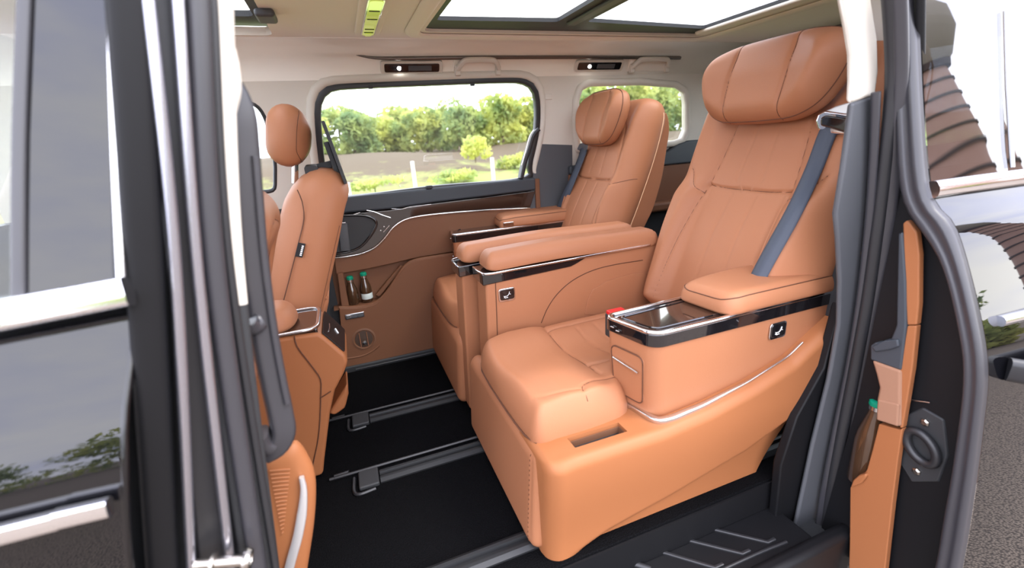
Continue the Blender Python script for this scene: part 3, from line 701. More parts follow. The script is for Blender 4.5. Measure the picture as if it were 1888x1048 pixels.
# glass above the belt: main pane and rear pane with a slim bright divider
gy = lambda z: float(np.interp(z, [p[1] for p in oute][::-1], [p[0] for p in oute][::-1]))
def pane(name, x0, x1, yaw, mt, z0=.99, z1=1.52):
    V = []; F = []; nz, nx_ = 12, 6
    for i in range(nz):
        z = z0 + (z1 - z0) * i / (nz - 1)
        for j in range(nx_):
            x = x0 + (x1 - x0) * j / (nx_ - 1); V.append((x, gy(min(z, 1.38)) + .22 * max(0, z - 1.38) + .004 + yaw * (x - x0), z))
    for i in range(nz - 1):
        for j in range(nx_ - 1): F.append((i * nx_ + j, i * nx_ + j + 1, (i + 1) * nx_ + j + 1, (i + 1) * nx_ + j))
    return mk(name, V, F, mt, sd, ang=180)
pane('front_pane', XD + .012, 1.62, -.02, 'dark_glass'); pane('rear_pane', 1.635, 2.45, -.035, 'dark_glass')
sweep('pane_divider', [(1.628, gy(1.0) - .008, 1.0), (1.628, gy(1.2) - .008, 1.2), (1.628, gy(1.38) - .008, 1.38)], rrect(.005, .010, .002), 'satin', sd, up=(0, 1, 0))
bc = [(XD - .004, gy(.985) - .006, .975), (XD + .2, gy(.985) - .012, .975), (1.8, gy(.985) - .03, .976), (2.45, gy(.985) - .04, .978)]
sweep('belt_chrome', catmull(np.array(bc), 24), rounded([(-.014, -.02), (.012, -.02), (.018, 0), (.012, .02), (-.014, .02)], .007, 4), 'chrome', sd, up=(0, .2, 1))
lc = [(XD + .05, gy(.68) - .006, .685), (1.6, gy(.68) - .024, .687), (2.4, gy(.68) - .04, .69)]
sweep('lower_chrome', catmull(np.array(lc), 24), rounded([(-.01, -.012), (.008, -.012), (.012, 0), (.008, .012), (-.01, .012)], .005, 4), 'chrome', sd, up=(0, .1, 1))
# outer handle
hh = catmull(np.array([(1.36, gy(.56) - .004, .575), (1.40, gy(.56) - .05, .572), (1.47, gy(.56) - .065, .568), (1.60, gy(.56) - .07, .566), (1.70, gy(.56) - .05, .566)]), 24)
sweep('outer_handle', hh, rrect(.03, .055, .014), 'rubber', sd, up=(0, 0, 1))
# leading edge face: black shell
shell = [(y + .02, z) for y, z in inne]
shell_poly = [(XD + .035, y, z) for y, z in inne] + [(XD + .035, -.90, -.2), (XD + .035, -.93, .3), (XD + .035, -.93, .9), (XD + .035, -.83, 1.45)]
prism('edge_shell', shell_poly, (.015, 0, 0), 'matt_black', sd, bevel=0)
def xpoly(name, pts, x, dx, mt, bevel=.004): return prism(name, [tuple(p) for p in PXs(pts, x)], (dx, 0, 0), mt, sd, bevel=bevel)
xpoly('trim_edge_upper', [(1664, 412), (1672, 406), (1690, 428), (1695, 470), (1694, 560), (1690, 600), (1672, 600), (1666, 520)], XD, .02, 'hard_tan')
xpoly('trim_edge_mid', [(1672, 601), (1690, 601), (1682, 680), (1674, 730), (1664, 790), (1658, 790), (1658, 690)], XD, .02, 'hard_tan')
xpoly('trim_edge_lower', [(1620, 782), (1658, 793), (1664, 790), (1655, 850), (1645, 930), (1632, 1048), (1620, 1150), (1562, 1150), (1566, 1000), (1567, 900), (1574, 886), (1590, 878), (1598, 866), (1608, 830)], XD, .02, 'hard_tan', .008)
xpoly('pocket_lip', [(1567, 900), (1572, 886), (1584, 876), (1596, 874), (1597, 880), (1588, 892), (1578, 896)], XD - .012, .03, 'hard_tan', .005)
xpoly('suede_insert', [(1606, 664), (1661, 684), (1660, 789), (1614, 775), (1616, 735), (1620, 715), (1614, 690)], XD - .006, .02, 'suede', .008)
xpoly('suede_cuff', [(1617, 737), (1657, 746), (1655, 788), (1615, 775)], XD - .010, .02, 'suede', .005)
xpoly('armrest_end', [(1604, 638), (1612, 632), (1640, 630), (1652, 600), (1655, 430), (1664, 428), (1670, 520), (1671, 600), (1661, 684), (1604, 664)], XD - .004, .03, 'slate', .008)
xpoly('armrest_top', [(1606, 640), (1630, 628), (1655, 626), (1657, 640), (1640, 646), (1612, 650)], XD - .012, .03, 'slate', .005)
sweep('grip_bar', [PX(1651, 470, XD + .06), PX(1648, 530, XD + .06), PX(1643, 602, XD + .06)], rrect(.016, .012, .005), 'satin', sd, up=(1, 0, 0))
box('inner_trim_panel', (XD + .04, -.99, -.2), (2.4, -.965, .9), 'door_tan_shaded', sd, bevel=.01)
# rubber bump stop and bolts
bc_ = PX(1699, 826, XD + .02); el = []
for i in range(32):
    a = 2 * math.pi * i / 32; el.append(PX(1699 + 27 * math.cos(a) + 7 * math.sin(a), 826 + 29 * math.sin(a) + 12 * math.cos(a), XD + .018))
sweep('bump_stop', el, circ(.011, 10), 'rubber', sd, up=(1, 0, 0), closed=True)
prism('stop_plate', [PX(1660 + 0, 770, XD + .03), PX(1700, 752, XD + .03), PX(1740, 775, XD + .03), PX(1748, 840, XD + .03), PX(1730, 890, XD + .03), PX(1680, 890, XD + .03), PX(1655, 850, XD + .03)], (.01, 0, 0), 'plastic_dark', sd, bevel=.006)
for a, b in ((1707, 779), (1691, 869)): MB().lathe([(.010, 0), (.010, .006), (.006, .009), (0, .009)], PX(a, b, XD + .03), (-1, 0, 0), 6).make('bolt', 'metal_pin', sd, smooth=False)
tube('edge_clip', [PX(1675, 737, XD + .03), PX(1715, 743, XD + .03)], .0025, 'satin', sd)

# ================================================================== CAPTAIN SEATS
def sstep(x, a, b):
    t = np.clip((x - a) / (b - a), 0, 1); return t * t * (3 - 2 * t)

def captain_seat(s, xi, xc, xa, label, kw=1., kh=1., hz=1.283, kt=1.):
    """s = side (-1 near, +1 far); xi = backrest foot; xc = front of the outer console; xa = front of the inner armrest; lateral positions are distances from the centre line"""
    t = thing('captain_seat', (.8, s * .43, 0), label, 'seat', 'captain seats of the second row')
    Y = lambda a: s * a
    # ---- backrest
    A = math.radians(21); ca, sa = math.cos(A), math.sin(A); yc = .44; B = (xi + .09, .40)
    def Mb(u, v, h): return np.stack([B[0] + v * sa - h * ca, s * (yc + u), B[1] + v * ca + h * sa], 1)
    half = [(.10, 1.005), (.20, 1.0), (.265, .97), (.290, .90), (.297, .77), (.297, .60), (.290, .50), (.280, .38), (.268, .2), (.255, .04), (.22, -.02), (.1, -.03)]
    half = [(a * kw * (1 + .0 * b), b * (kh if b > .5 else 1 + (kh - 1) * max(0, b) / .5)) for a, b in half]
    outl = [(a, b) for a, b in half] + [(-a, b) for a, b in half[::-1]]
    def rel(u, v):
        au = np.abs(u); lo = 1 - sstep(v, .46, .58)
        bol = sstep(au, .15, .235) * (.022 + .034 * lo)
        return bol + .030 * (1 - sstep(v, .30, .62)) - .012 * sstep(v, .80, .92) + .008 * np.cos(np.clip(u / .16, -1, 1) * math.pi / 2) * sstep(v, .5, .6)
    sm = [([(-.175, .535), (-.08, .528), (.08, .528), (.175, .535)], .010, .0045, True),
          ([(-.175, .535), (-.165, .62), (-.150, .74), (-.140, .795), (-.11, .825), (0, .835), (.11, .825), (.140, .795), (.150, .74), (.165, .62), (.175, .535)], .007, .0045, .0009)]
    for q in (-1, 1):
        sm += [([(q * .175, .535), (q * .185, .40), (q * .20, .2), (q * .205, .0)], .009, .005, .0009),
               ([(q * .180, .50), (q * .215, .515), (q * .25, .55), (q * .275, .585), (q * .296, .60)], .008, .0045, True),
               ([(q * .052, .56), (q * .045, .68), (q * .04, .80)], .0035, .004, False), ([(q * .058, .06), (q * .055, .3), (q * .052, .51)], .004, .004, False)]
    bk, bkh = pillow('backrest', outl, .09, .075, Mb, 'leather', t, rel, sm, back=.08, nr=84, ns=260, centre=(0, .5))
    for q in (-1, 1):      # piping on the side of the backrest
        pp = np.array([kw, kh, 1]) * catmull(np.array([(q * .303, .30, -.03), (q * .310, .50, -.035), (q * .312, .70, -.035), (q * .300, .86, -.03), (q * .27, .945, -.025), (q * .19, .997, -.02)]), 40)
        tube('piping', Mb(pp[:, 0], pp[:, 1], pp[:, 2]), .0022, 'light_thread' if q * s < 0 else 'thread', bk, n=6)
    sh_ = rounded([(.02, -.05), (.20, -.13), (.46, -.175), (.62, -.165), (.86, -.11), (.93, -.05)], .05, 5)
    MB().prism(Mb(np.full(len(sh_), -.245 * kw), sh_[:, 0], sh_[:, 1]), (0, s * .49 * kw, 0)).make('back_shell', 'leather', t, bevel=.035, seg=5)
    # ---- headrest
    hx = xi + .205
    Ah = math.radians(14); ch, sh = math.cos(Ah), math.sin(Ah)
    def Mh(u, v, h): return np.stack([hx + .045 + v * sh - h * ch, s * (yc + u * kw), hz + v * ch + h * sh], 1)
    hh = [(.07, .134), (.135, .128), (.19, .108), (.217, .066), (.221, .015), (.203, -.05), (.172, -.1), (.12, -.13), (.05, -.137)]
    ho = hh + [(-a, b) for a, b in hh[::-1]]
    hrel = lambda u, v: .030 * kt * sstep(np.abs(u), .085, .20) - .014 * sstep(v, .0, .12)
    hs = [([(q * .088, .15), (q * .092, .05), (q * .092, -.05), (q * .086, -.15)], .010, .005, True) for q in (-1, 1)]
    hr, hf = pillow('headrest', ho, .075 * kt, .060 * kt, Mh, 'leather', t, hrel, hs, back=.05 * kt, nr=56, ns=200)
    pu = catmull(np.array([(a * 1.0, b * 1.0) for a, b in ho]), 120, True)
    tube('piping', Mh(pu[:, 0] * .985, pu[:, 1] * .98, np.full(120, .024)), .0018, 'thread', hr, n=5, closed=True)
    box('headrest_post', (hx + .085, s * yc - .05, hz - .16), (hx + .12, s * yc + .05, hz - .05), 'plastic_dark', t, bevel=.01)
    # ---- seat cushion
    zc = .335
    co = [(.384, .185), (.366, .24), (.360, .36), (.360, .52), (.366, .66), (.384, .712), (.45, .722), (.58, .720), (.675, .70), (.735, .62), (.80, .565), (1.0, .555), (xi + .06, .54), (xi + .085, .35), (xi + .06, .17), (1.0, .15), (.7, .148), (.50, .155), (.42, .166)]
    def Mc(u, v, h): return np.stack([u, s * v, zc + h + .012 * np.clip((.75 - u) / .4, 0, 1)], 1)
    crel = lambda u, v: .010 * np.cos(np.clip((v - .37) / .2, -1, 1) * math.pi) * -1 + .010 * sstep(u, .40, .50) * (1 - sstep(u, .58, .66)) + .022 * sstep(np.abs(v - .36), .16, .22) * sstep(u, .66, .76) * (1 - sstep(v, .5, .7))
    cs = [([(1.12, .215), (.85, .21), (.70, .215), (.645, .225)], .009, .005, True), ([(1.12, .525), (.9, .53), (.72, .535), (.645, .53)], .009, .005, True),
          ([(.645, .17), (.640, .30), (.640, .45), (.645, .60)], .009, .006, .001),
          ([(.545, .70), (.546, .668), (.562, .650), (.60, .640), (.68, .633)], .006, .0035, True),
          ([(.385, .64), (.45, .655), (.545, .668)], .004, .004, False),
          ([(.76, .24), (.755, .36), (.76, .50)], .004, .006, False), ([(.84, .24), (.835, .36), (.84, .50)], .004, .006, False), ([(.43, .25), (.415, .36), (.42, .55)], .002, .012, False)]
    pillow('seat_cushion', co, .100, .046, Mc, 'leather', t, crel, cs, back=.03, nr=70, ns=260, centre=(.66, .38))
    # ---- leg rest below the cushion front
    fo = rounded([(.085, .012), (.745, .012), (.752, .350), (.075, .350)], [.04, .03, .03, .06], 8)
    def Mf(u, v, h): return np.stack([.392 - h - .03 * (1 - v / .372) - .0 * u, s * u, v], 1)
    fs = [([(.722, .0), (.722, .2), (.722, .38)], .005, .004, False)]
    lr, lf = pillow('leg_rest', fo, .034, .040, Mf, 'leather', t, None, fs, back=.03, nr=40, ns=200, smooth_outl=False)
    for i in range(64):     # stitch row down the outer edge
        pass
    st = np.linspace(.03, .35, 60); uu = np.full(60, .713); hz = lf(uu, st) + .0004
    for k in range(0, 60, 3): tube('stitch', Mf(uu[k:k + 2], st[k:k + 2], hz[k:k + 2]), .0012, 'thread', lr, n=4)
    tube('piping', Mc(np.array([.380, .363, .357, .357, .363, .380]), np.array([.19, .25, .37, .54, .66, .708]), np.array([.006] * 6)), .003, 'thread', t, n=6)
    # ---- base core and outer side panel
    box('base_frame', (.42, s * .10 if s > 0 else -.74, .015), (1.12, .74 if s > 0 else -.10, .335), 'plastic_dark', t, bevel=.01)
    sw = np.array([(p[0], p[2]) for p in PYs([(1010, 1090), (1055, 1040), (1130, 985), (1250, 915), (1380, 830), (1450, 770), (1520, 690), (1560, 640)], -.81)])
    bo = [(.350, .012), (.352, .10), (.364, .24), (.378, .325), (.40, .352), (.44, .362), (.58, .360), (.72, .357), (.88, .372), (1.05, .405), (1.2, .45), (1.29, .505), (1.35, .555), (1.385, .52), (1.37, .38), (1.30, .22), (1.24, .08), (1.19, -.015), (1.16, -.03), (.95, -.022), (.7, -.005), (.5, .008)]
    top_ = np.array([(.36, .352), (.44, .360), (.58, .359), (.72, .357), (.88, .372), (1.05, .405), (1.2, .45), (1.29, .505), (1.38, .56)])
    sl = PZs([(1060, 825), (1152, 791)], .360); sx0, sx1 = sl[0][0], sl[1][0]
    xs = np.unique(np.r_[np.linspace(.362, .42, 14), np.linspace(.42, 1.38, 130), sx0 - .001, sx0 + .001, sx1 - .001, sx1 + .001]); V = []; F = []
    ntop, nrd, nsd = 40, 9, 44
    for x in xs:
        zt = float(np.interp(x, top_[:, 0], top_[:, 1])); cr_ = .05 * (1 - math.sqrt(max(0, 1 - (max(0, .412 - x) / .05) ** 2))); O_ = .824 - cr_; rr_ = .030
        zt -= .4 * max(0, cr_ - .012)
        zb_ = float(np.interp(x, [.3, 1.16, 1.38], [.004, -.03, .50])); swz = float(np.interp(x, sw[:, 0], sw[:, 1]))
        for k in range(ntop):
            y = .62 + (O_ - rr_ - .62) * k / (ntop - 1); z = zt
            if sx0 < x < sx1 and .734 < y < .772: z -= .055
            V.append((x, s * y, z))
        for k in range(1, nrd + 1):
            a = math.pi / 2 * k / nrd; V.append((x, s * (O_ - rr_ + rr_ * math.sin(a)), zt - rr_ + rr_ * math.cos(a)))
        z0 = zt - rr_
        for k in range(1, nsd + 1):
            z = z0 + (zb_ - z0) * k / nsd if zb_ < z0 else z0
            y = O_ - .036 * (1 - float(sstep(np.array(z), .0, .33))) - .030 * (1 - float(sstep(np.array(z - swz), -.05, .004))) * float(sstep(np.array(x), .40, .50))
            V.append((x, s * y, z))
        V.append((x, s * .62, zb_))
    m_ = ntop + nrd + nsd + 1
    for i in range(len(xs) - 1):
        for k in range(m_): F.append((i * m_ + k, i * m_ + (k + 1) % m_, (i + 1) * m_ + (k + 1) % m_, (i + 1) * m_ + k))
    F.append(list(range(m_))); F.append([(len(xs) - 1) * m_ + k for k in range(m_)])
    sp_ = mk('side_panel', V, F, 'hard_tan', t, ang=55)
    ln = MB()
    for (a0, b0), (a1, b1) in (((sx0, .737), (sx1, .7385)), ((sx0, .7675), (sx1, .769)), ((sx0 + .001, .737), (sx0 + .0025, .769)), ((sx1 - .0025, .737), (sx1 - .001, .769))):
        ln.box((a0, min(s * b0, s * b1), .306), (a1, max(s * b0, s * b1), .350))
    ln.box((sx0, min(s * .737, s * .769), .304), (sx1, max(s * .737, s * .769), .307)); ln.make('slot_shade_liner', 'leather_dark', sp_, bevel=0)  # dark walls added so the slot's inside looks shaded
    # ---- outer console
    before_ = set(t.children)
    x1 = 1.50
    bd = [(xc + .012, .372), (xc + .002, .42), (xc - .008, .62), (x1, .635), (x1, .56), (1.33, .49), (1.18, .437), (1.0, .405), (.85, .385)] if s < 0 else [(xc + .012, .372), (xc - .004, .62), (x1 - .2, .635), (x1 - .2, .40)]
    XE_ = x1 if s < 0 else x1 - .2
    def console_prof(k, z0, z1, x_in=0):    # rounded plan outline
        return rounded([(xc - .034 + k, .598 + k), (xc + .006 + k, .775 - k), (XE_ - k, .775 - k), (XE_ - k, .57 + k)], [.03, .045, .02, .02], 8)
    pl = console_prof(0, 0, 0)
    # body: lofted plan outline from the chrome base up to the trim band
    V = []; F = []; levels = [(0., .0), (.15, .0), (.5, .0), (1., .0)]
    zlo = lambda x: float(np.interp(x, [q[0] for q in bd[:1] + bd[:3:-1]] if False else ([xc, .85, 1.0, 1.18, 1.33, 1.5] if s < 0 else [xc, 1.3]), ([.372, .385, .405, .437, .49, .56] if s < 0 else [.372, .40])))
    N_ = len(pl)
    for f_, _k in levels:
        for a, b in pl:
            z0 = zlo(a); zz = .31 + (.598 - .31) * f_; inset = .016 * (1 - f_) ** 2
            aa = a + (inset * 1.4 if a < xc + .08 else 0); bb = b - inset if b > .68 else b + inset
            V.append((aa, s * bb, zz))
    for i in range(len(levels) - 1):
        for j in range(N_): F.append((i * N_ + j, i * N_ + (j + 1) % N_, (i + 1) * N_ + (j + 1) % N_, (i + 1) * N_ + j))
    F.append(list(range(N_))); F.append([(len(levels) - 1) * N_ + j for j in range(N_)])
    mk('console_body', V, F, 'leather', t, ang=40)
    # dark gloss band and chrome rim on top
    def ringband(name, k0, z0, z1, mt, bev=.003):
        q = console_prof(k0, 0, 0); MB().prism([(a, s * b, z0) for a, b in q], (0, 0, z1 - z0)).make(name, mt, t, bevel=bev)
    ringband('gloss_band', -.004, .592, .630, 'piano')
    q = console_prof(.002, 0, 0)
    sweep('chrome_rim', [(a, s * b, .633) for a, b in q], rrect(.014, .011, .005), 'chrome', t, closed=True)
    tray = rounded([(xc - .012, .616), (xc + .026, .752), (xc + .28, .752), (xc + .28, .600)], [.02, .03, .01, .01], 6)
    MB().prism([(a, s * b, .6295) for a, b in tray], (0, 0, .002)).make('tray_glass', 'walnut', t, bevel=0)
    tr2 = rounded([(xc + .000, .626), (xc + .036, .742), (xc + .27, .742), (xc + .27, .610)], [.015, .025, .01, .01], 6)
    sweep('tray_lip', [(a, s * b, .6325) for a, b in tr2], circ(.003, 6), 'piano', t, closed=True)
    # chrome strip at the console foot
    ft = [(xc + .02, .59, .366), (xc - .014, .605, .366), (xc + .004, .70, .364), (xc + .022, .772, .363), (xc + .06, .788, .364)]
    xe_ = 1.26 if s < 0 else 1.1
    ft += [(x, .790, float(np.interp(x, top_[:, 0], top_[:, 1])) + .004) for x in np.linspace(xc + .12, xe_, 9)]
    fp = catmull(np.array([(a, s * b, c) for a, b, c in ft]), 70)
    sweep('foot_chrome', fp, rrect(.020, .020, .006), 'satin', t, scale=[(1, 1) if i < 26 else (max(.35, 1 - (i - 26) / 40), max(.35, 1 - (i - 26) / 40)) for i in range(70)])
    # front pocket lid with chrome pull
    fx = xc - .003
    lx = lambda y, z: xc - .034 + .04 * (y - .598) / .177 - .002 + .0224 * (1 - min(1, max(0, (z - .31) / .288))) ** 2
    lid = rounded([(.628, .395), (.735, .395), (.742, .552), (.625, .552)], .022, 6)
    MB().prism([(lx(y, z) - .001, s * y, z) for y, z in lid], (.012, 0, 0)).make('pocket_lid', 'leather', t, bevel=.003)
    sweep('lid_gap', [(lx(y, z) - .0005, s * y, z) for y, z in lid], circ(.0022, 6), 'thread', t, closed=True)
    tube('lid_pull', [(lx(.635, .512) - .004, s * .635, .512), (lx(.68, .507) - .006, s * .680, .507), (lx(.728, .50) - .005, s * .728, .500)], .0038, 'satin', t)
    for j, zz in enumerate((.612, .606)): tube('usb_mark', [(lx(.63 + .02 * j, .6) - .006, s * (.63 + .02 * j), zz), (lx(.642 + .02 * j, .6) - .006, s * (.642 + .02 * j), zz)], .0022, 'satin', t, n=5)
    # seat adjuster switch on the outer face
    def switch(c, sx, facing):
        k = MB().prism([(c[0] + a, c[1], c[2] + b) for a, b in rrect(.068, .054, .012, 5)], (0, facing * .004, 0)).make('switch_bezel', 'chrome', t, bevel=.002)
        MB().prism([(c[0] + a, c[1] + facing * .003, c[2] + .002 + b) for a, b in rrect(.058, .042, .009, 5)], (0, facing * .003, 0)).make('switch_face', 'piano', k, bevel=.001)
        y_ = c[1] + facing * .0068
        for seg_ in ([(-.014, -.010), (-.010, -.004), (.0, -.004), (.006, .002), (.010, .012)], [(-.014, -.002), (-.008, -.012)], [(-.008, -.010), (.002, -.010)], [(.009, .004), (.014, .001)]):
            tube('switch_icon', [(c[0] + a, y_, c[2] + b) for a, b in seg_], .0012, 'white_print', k, n=4)
    if s < 0: switch(PY(1433, 609, -.776), 1, -1)
    # ---- outer armrest pad
    xp = xc + .235; x2 = XE_
    po = rounded([(xp, .588), (xp + .02, .785), (x2, .785), (x2, .56), (xp + .2, .565)], [.035, .05, .02, .02, .2], 7)
    Mp = lambda u, v, h: np.stack([u, s * v, .650 + h - .008 * (1 - sstep(u, xp, xp + .1))], 1)
    ap, apf = pillow('armrest_pad', po, .050, .034, Mp, 'leather', t, None, (), back=.014, nr=30, ns=160, smooth_outl=False)
    pe = resample(po, 120, True); cen = pe.mean(0); pe2 = cen + (pe - cen) * np.array([.975, .90])
    tube('piping', Mp(pe2[:, 0], pe2[:, 1], apf(pe2[:, 0], pe2[:, 1]) + .0005), .0018, 'thread', ap, n=5, closed=True)
    if s > 0:
        for o_ in set(t.children) - before_: o_.location.z += .062
    # ---- inner side panel with armrest
    ip = rounded([(xa - .025, .015), (1.15, .015), (1.24, .70), (xa + .004, .672)], [.03, .03, .03, .02], 5)
    MB().prism([(a, s * .018, b) for a, b in ip], (0, s * .122, 0)).make('inner_panel', 'leather', t, bevel=.016)
    arc = catmull(np.array([PY(a, b, -.141) for a, b in ((998, 596), (1010, 568), (1028, 542), (1055, 518), (1090, 500), (1130, 489), (1185, 480))]), 40)
    arc = np.stack([arc[:, 0] - (.05 if s > 0 else 0), s * np.abs(arc[:, 1]), arc[:, 2]], 1)
    tube('seam', arc, .0018, 'thread', t, n=5)
    hol = [(p[0], p[2]) for p in PYs([(1078, 580), (1082, 556), (1092, 535), (1120, 518), (1165, 505), (1190, 503), (1190, 590)], -.141)]
    MB().prism([(a, s * .1395, b) for a, b in hol], (0, s * .004, 0)).make('hip_pad', 'leather', t, bevel=.003)
    tube('seam', [(xa + .028, s * .1412, .36), (xa + .036, s * .1412, .50), (xa + .042, s * .1412, .655)], .0018, 'thread', t, n=5)
    tb = [(xa - .010, .640), (xa - .010, .684), (1.16, .698), (1.16, .686), (xa + .43, .682), (xa + .385, .664), (xa + .36, .656)]
    MB().prism([(a, s * .012, b) for a, b in tb], (0, s * .134, 0)).make('inner_gloss_band', 'piano', t, bevel=.004)
    cpth = [(1.17, s * .1525, .694), (.8, s * .1525, .6885), (xa + .03, s * .1505, .684), (xa - .004, s * .142, .684), (xa - .012, s * .11, .686), (xa - .012, s * .03, .686)]
    sweep('inner_chrome', rounded(np.array(cpth), .01, 4)[2:-2], rrect(.008, .009, .003), 'chrome', t)
    if s > 0: box('armrest_button', (xc + .25, .575, .705), (xc + .31, .590, .730), 'chrome', t, bevel=.004)
    pi_ = rounded([(xa + .012, .022), (xa + .012, .150), (1.22, .150), (1.22, .022)], [.03, .03, .02, .02], 7)
    Mi = lambda u, v, h: np.stack([u, s * v, .694 + h + .012 * np.exp(-((u - .75) / .3) ** 2) + .004], 1)
    pd, pf = pillow('inner_armrest_pad', pi_, .056, .040, Mi, 'leather', t, None, (), back=.014, nr=28, ns=160, smooth_outl=False)
    # switch on the inner face
    switch(np.array([xa + .083, s * .1402, .588]), 1, s)
    # backrest side wing shell linking backrest and console
    def on_back(px, py, off=.006):
        h = .12; d = ray(px, py); nb_ = np.array([-ca, 0, sa])
        for _ in range(8):
            k = (h - nb_ @ (CAM - np.array([B[0], 0, B[1]]))) / (nb_ @ d); p = CAM + d * k
            u = s * p[1] - yc; v = (p[0] - B[0]) * sa + (p[2] - B[1]) * ca
            h = .5 * h + .5 * (max(float(bkh(np.array([u]), np.array([v]))[0]), .03) + off)
        return p
    return on_back

near_back = captain_seat(-1, 1.16, .70, .435, 'large tan leather captain seat nearest the open doorway', 1.22, 1.04)
far_back = captain_seat(1, 1.056, .525, .385, 'tan leather captain seat by the far door window', .88, .955, 1.225, .72)

# ================================================================== SEAT BELTS
def ribbon(name, path, wv, mt, parent, w=.046, th=.0022):
    P = np.asarray(path, float); V = []; F = []
    for i, p in enumerate(P):
        t_ = P[min(i + 1, len(P) - 1)] - P[max(i - 1, 0)]; t_ /= np.linalg.norm(t_)
        a = np.asarray(wv[i] if np.ndim(wv) > 1 else wv, float); a = a - t_ * (a @ t_); a /= np.linalg.norm(a); n_ = np.cross(t_, a)
        for q in range(7):
            f = q / 6 - .5; V.append(p + a * w * f + n_ * (.004 * math.cos(f * 2 * math.pi) ))
    for i in range(len(P) - 1):
        for q in range(6): F.append((i * 7 + q, i * 7 + q + 1, (i + 1) * 7 + q + 1, (i + 1) * 7 + q))
    return mk(name, V, F, mt, parent, ang=180, solid=th, offset=0)
nb = thing('seat_belt', tuple(PY(1400, 495, -.60)), 'slate grey seat belt running down the near captain seat from a chrome guide', 'seat belt')
g_ = near_back(1530, 236, .02)
pth = catmull(np.array([near_back(1560, 222, .02), g_, near_back(1500, 310, .016), near_back(1460, 395, .014), near_back(1405, 495, .014), near_back(1385, 540, .016)]), 30)
ribbon('webbing', pth, np.array([.25, -.95, 0.1]), 'webbing', nb, w=.05)
gx = near_back(1530, 236, .02)[0]
gp_ = [PX(a, b, gx - .004) for a, b in ((1508, 240), (1503, 224), (1508, 210), (1520, 204), (1600, 214), (1600, 262), (1560, 250), (1522, 246))]
MB().prism([p + np.array([0.0, .0, 0]) for p in gp_], (.03, .02, 0)).make('guide_bezel', 'chrome', nb, bevel=.006)
MB().prism([PX(a, b, gx + .012) for a, b in ((1518, 206), (1540, 196), (1600, 178), (1600, 222))], (.03, .0, 0)).make('guide_cover', 'silver_trim', nb, bevel=.004)
gp2 = [PX(a, b, gx - .012) for a, b in ((1512, 232), (1512, 218), (1522, 212), (1600, 222), (1600, 256), (1560, 246), (1534, 238))]
MB().prism(gp2, (.02, .01, 0)).make('guide_body', 'piano', nb, bevel=.006)
fb = thing('seat_belt', tuple(PY(1010, 425, .68)), 'slate grey seat belt with buckle tongue at the far captain seat', 'seat belt')
pth = catmull(np.array([far_back(1078, 266, .02), far_back(1071, 290, .02), far_back(1051, 340, .02), far_back(1031, 385, .025), far_back(1016, 412, .03)]), 24)
fbx = far_back(1076, 270, .03)
ribbon('webbing', pth, np.array([.3, -.9, .25]), 'webbing', fb, w=.055)
gp_ = [PX(a, b, fbx[0]) for a, b in ((1063, 276), (1068, 264), (1078, 262), (1085, 264), (1083, 276), (1073, 281))]
MB().prism(gp_, (.03, .0, 0)).make('guide_bezel', 'chrome', fb, bevel=.005)
ty_ = far_back(1015, 415, .03)[1]
box('tongue_grip', PY(1004, 417, ty_) + np.array([0, -.02, -.012]), PY(1026, 410, ty_) + np.array([0, .02, .01]), 'plastic_dark', fb, bevel=.008)
box('tongue', PY(1006, 425, ty_) + np.array([0, -.01, -.02]), PY(1018, 419, ty_) + np.array([0, .004, 0]), 'satin', fb, bevel=.003)
rb_ = PY(1137, 582, -.56)
bk_ = thing('belt_buckle', tuple(rb_ - np.array([0, 0, .05])), 'black belt buckle with red release button beside the near console', 'buckle')
box('buckle_body', rb_ + np.array([-.03, -.022, -.07]), rb_ + np.array([.03, .022, .008]), 'plastic_dark', bk_, bevel=.006)
box('release_button', rb_ + np.array([-.028, -.018, .004]), rb_ + np.array([.028, .018, .018]), 'red', bk_, bevel=.004)

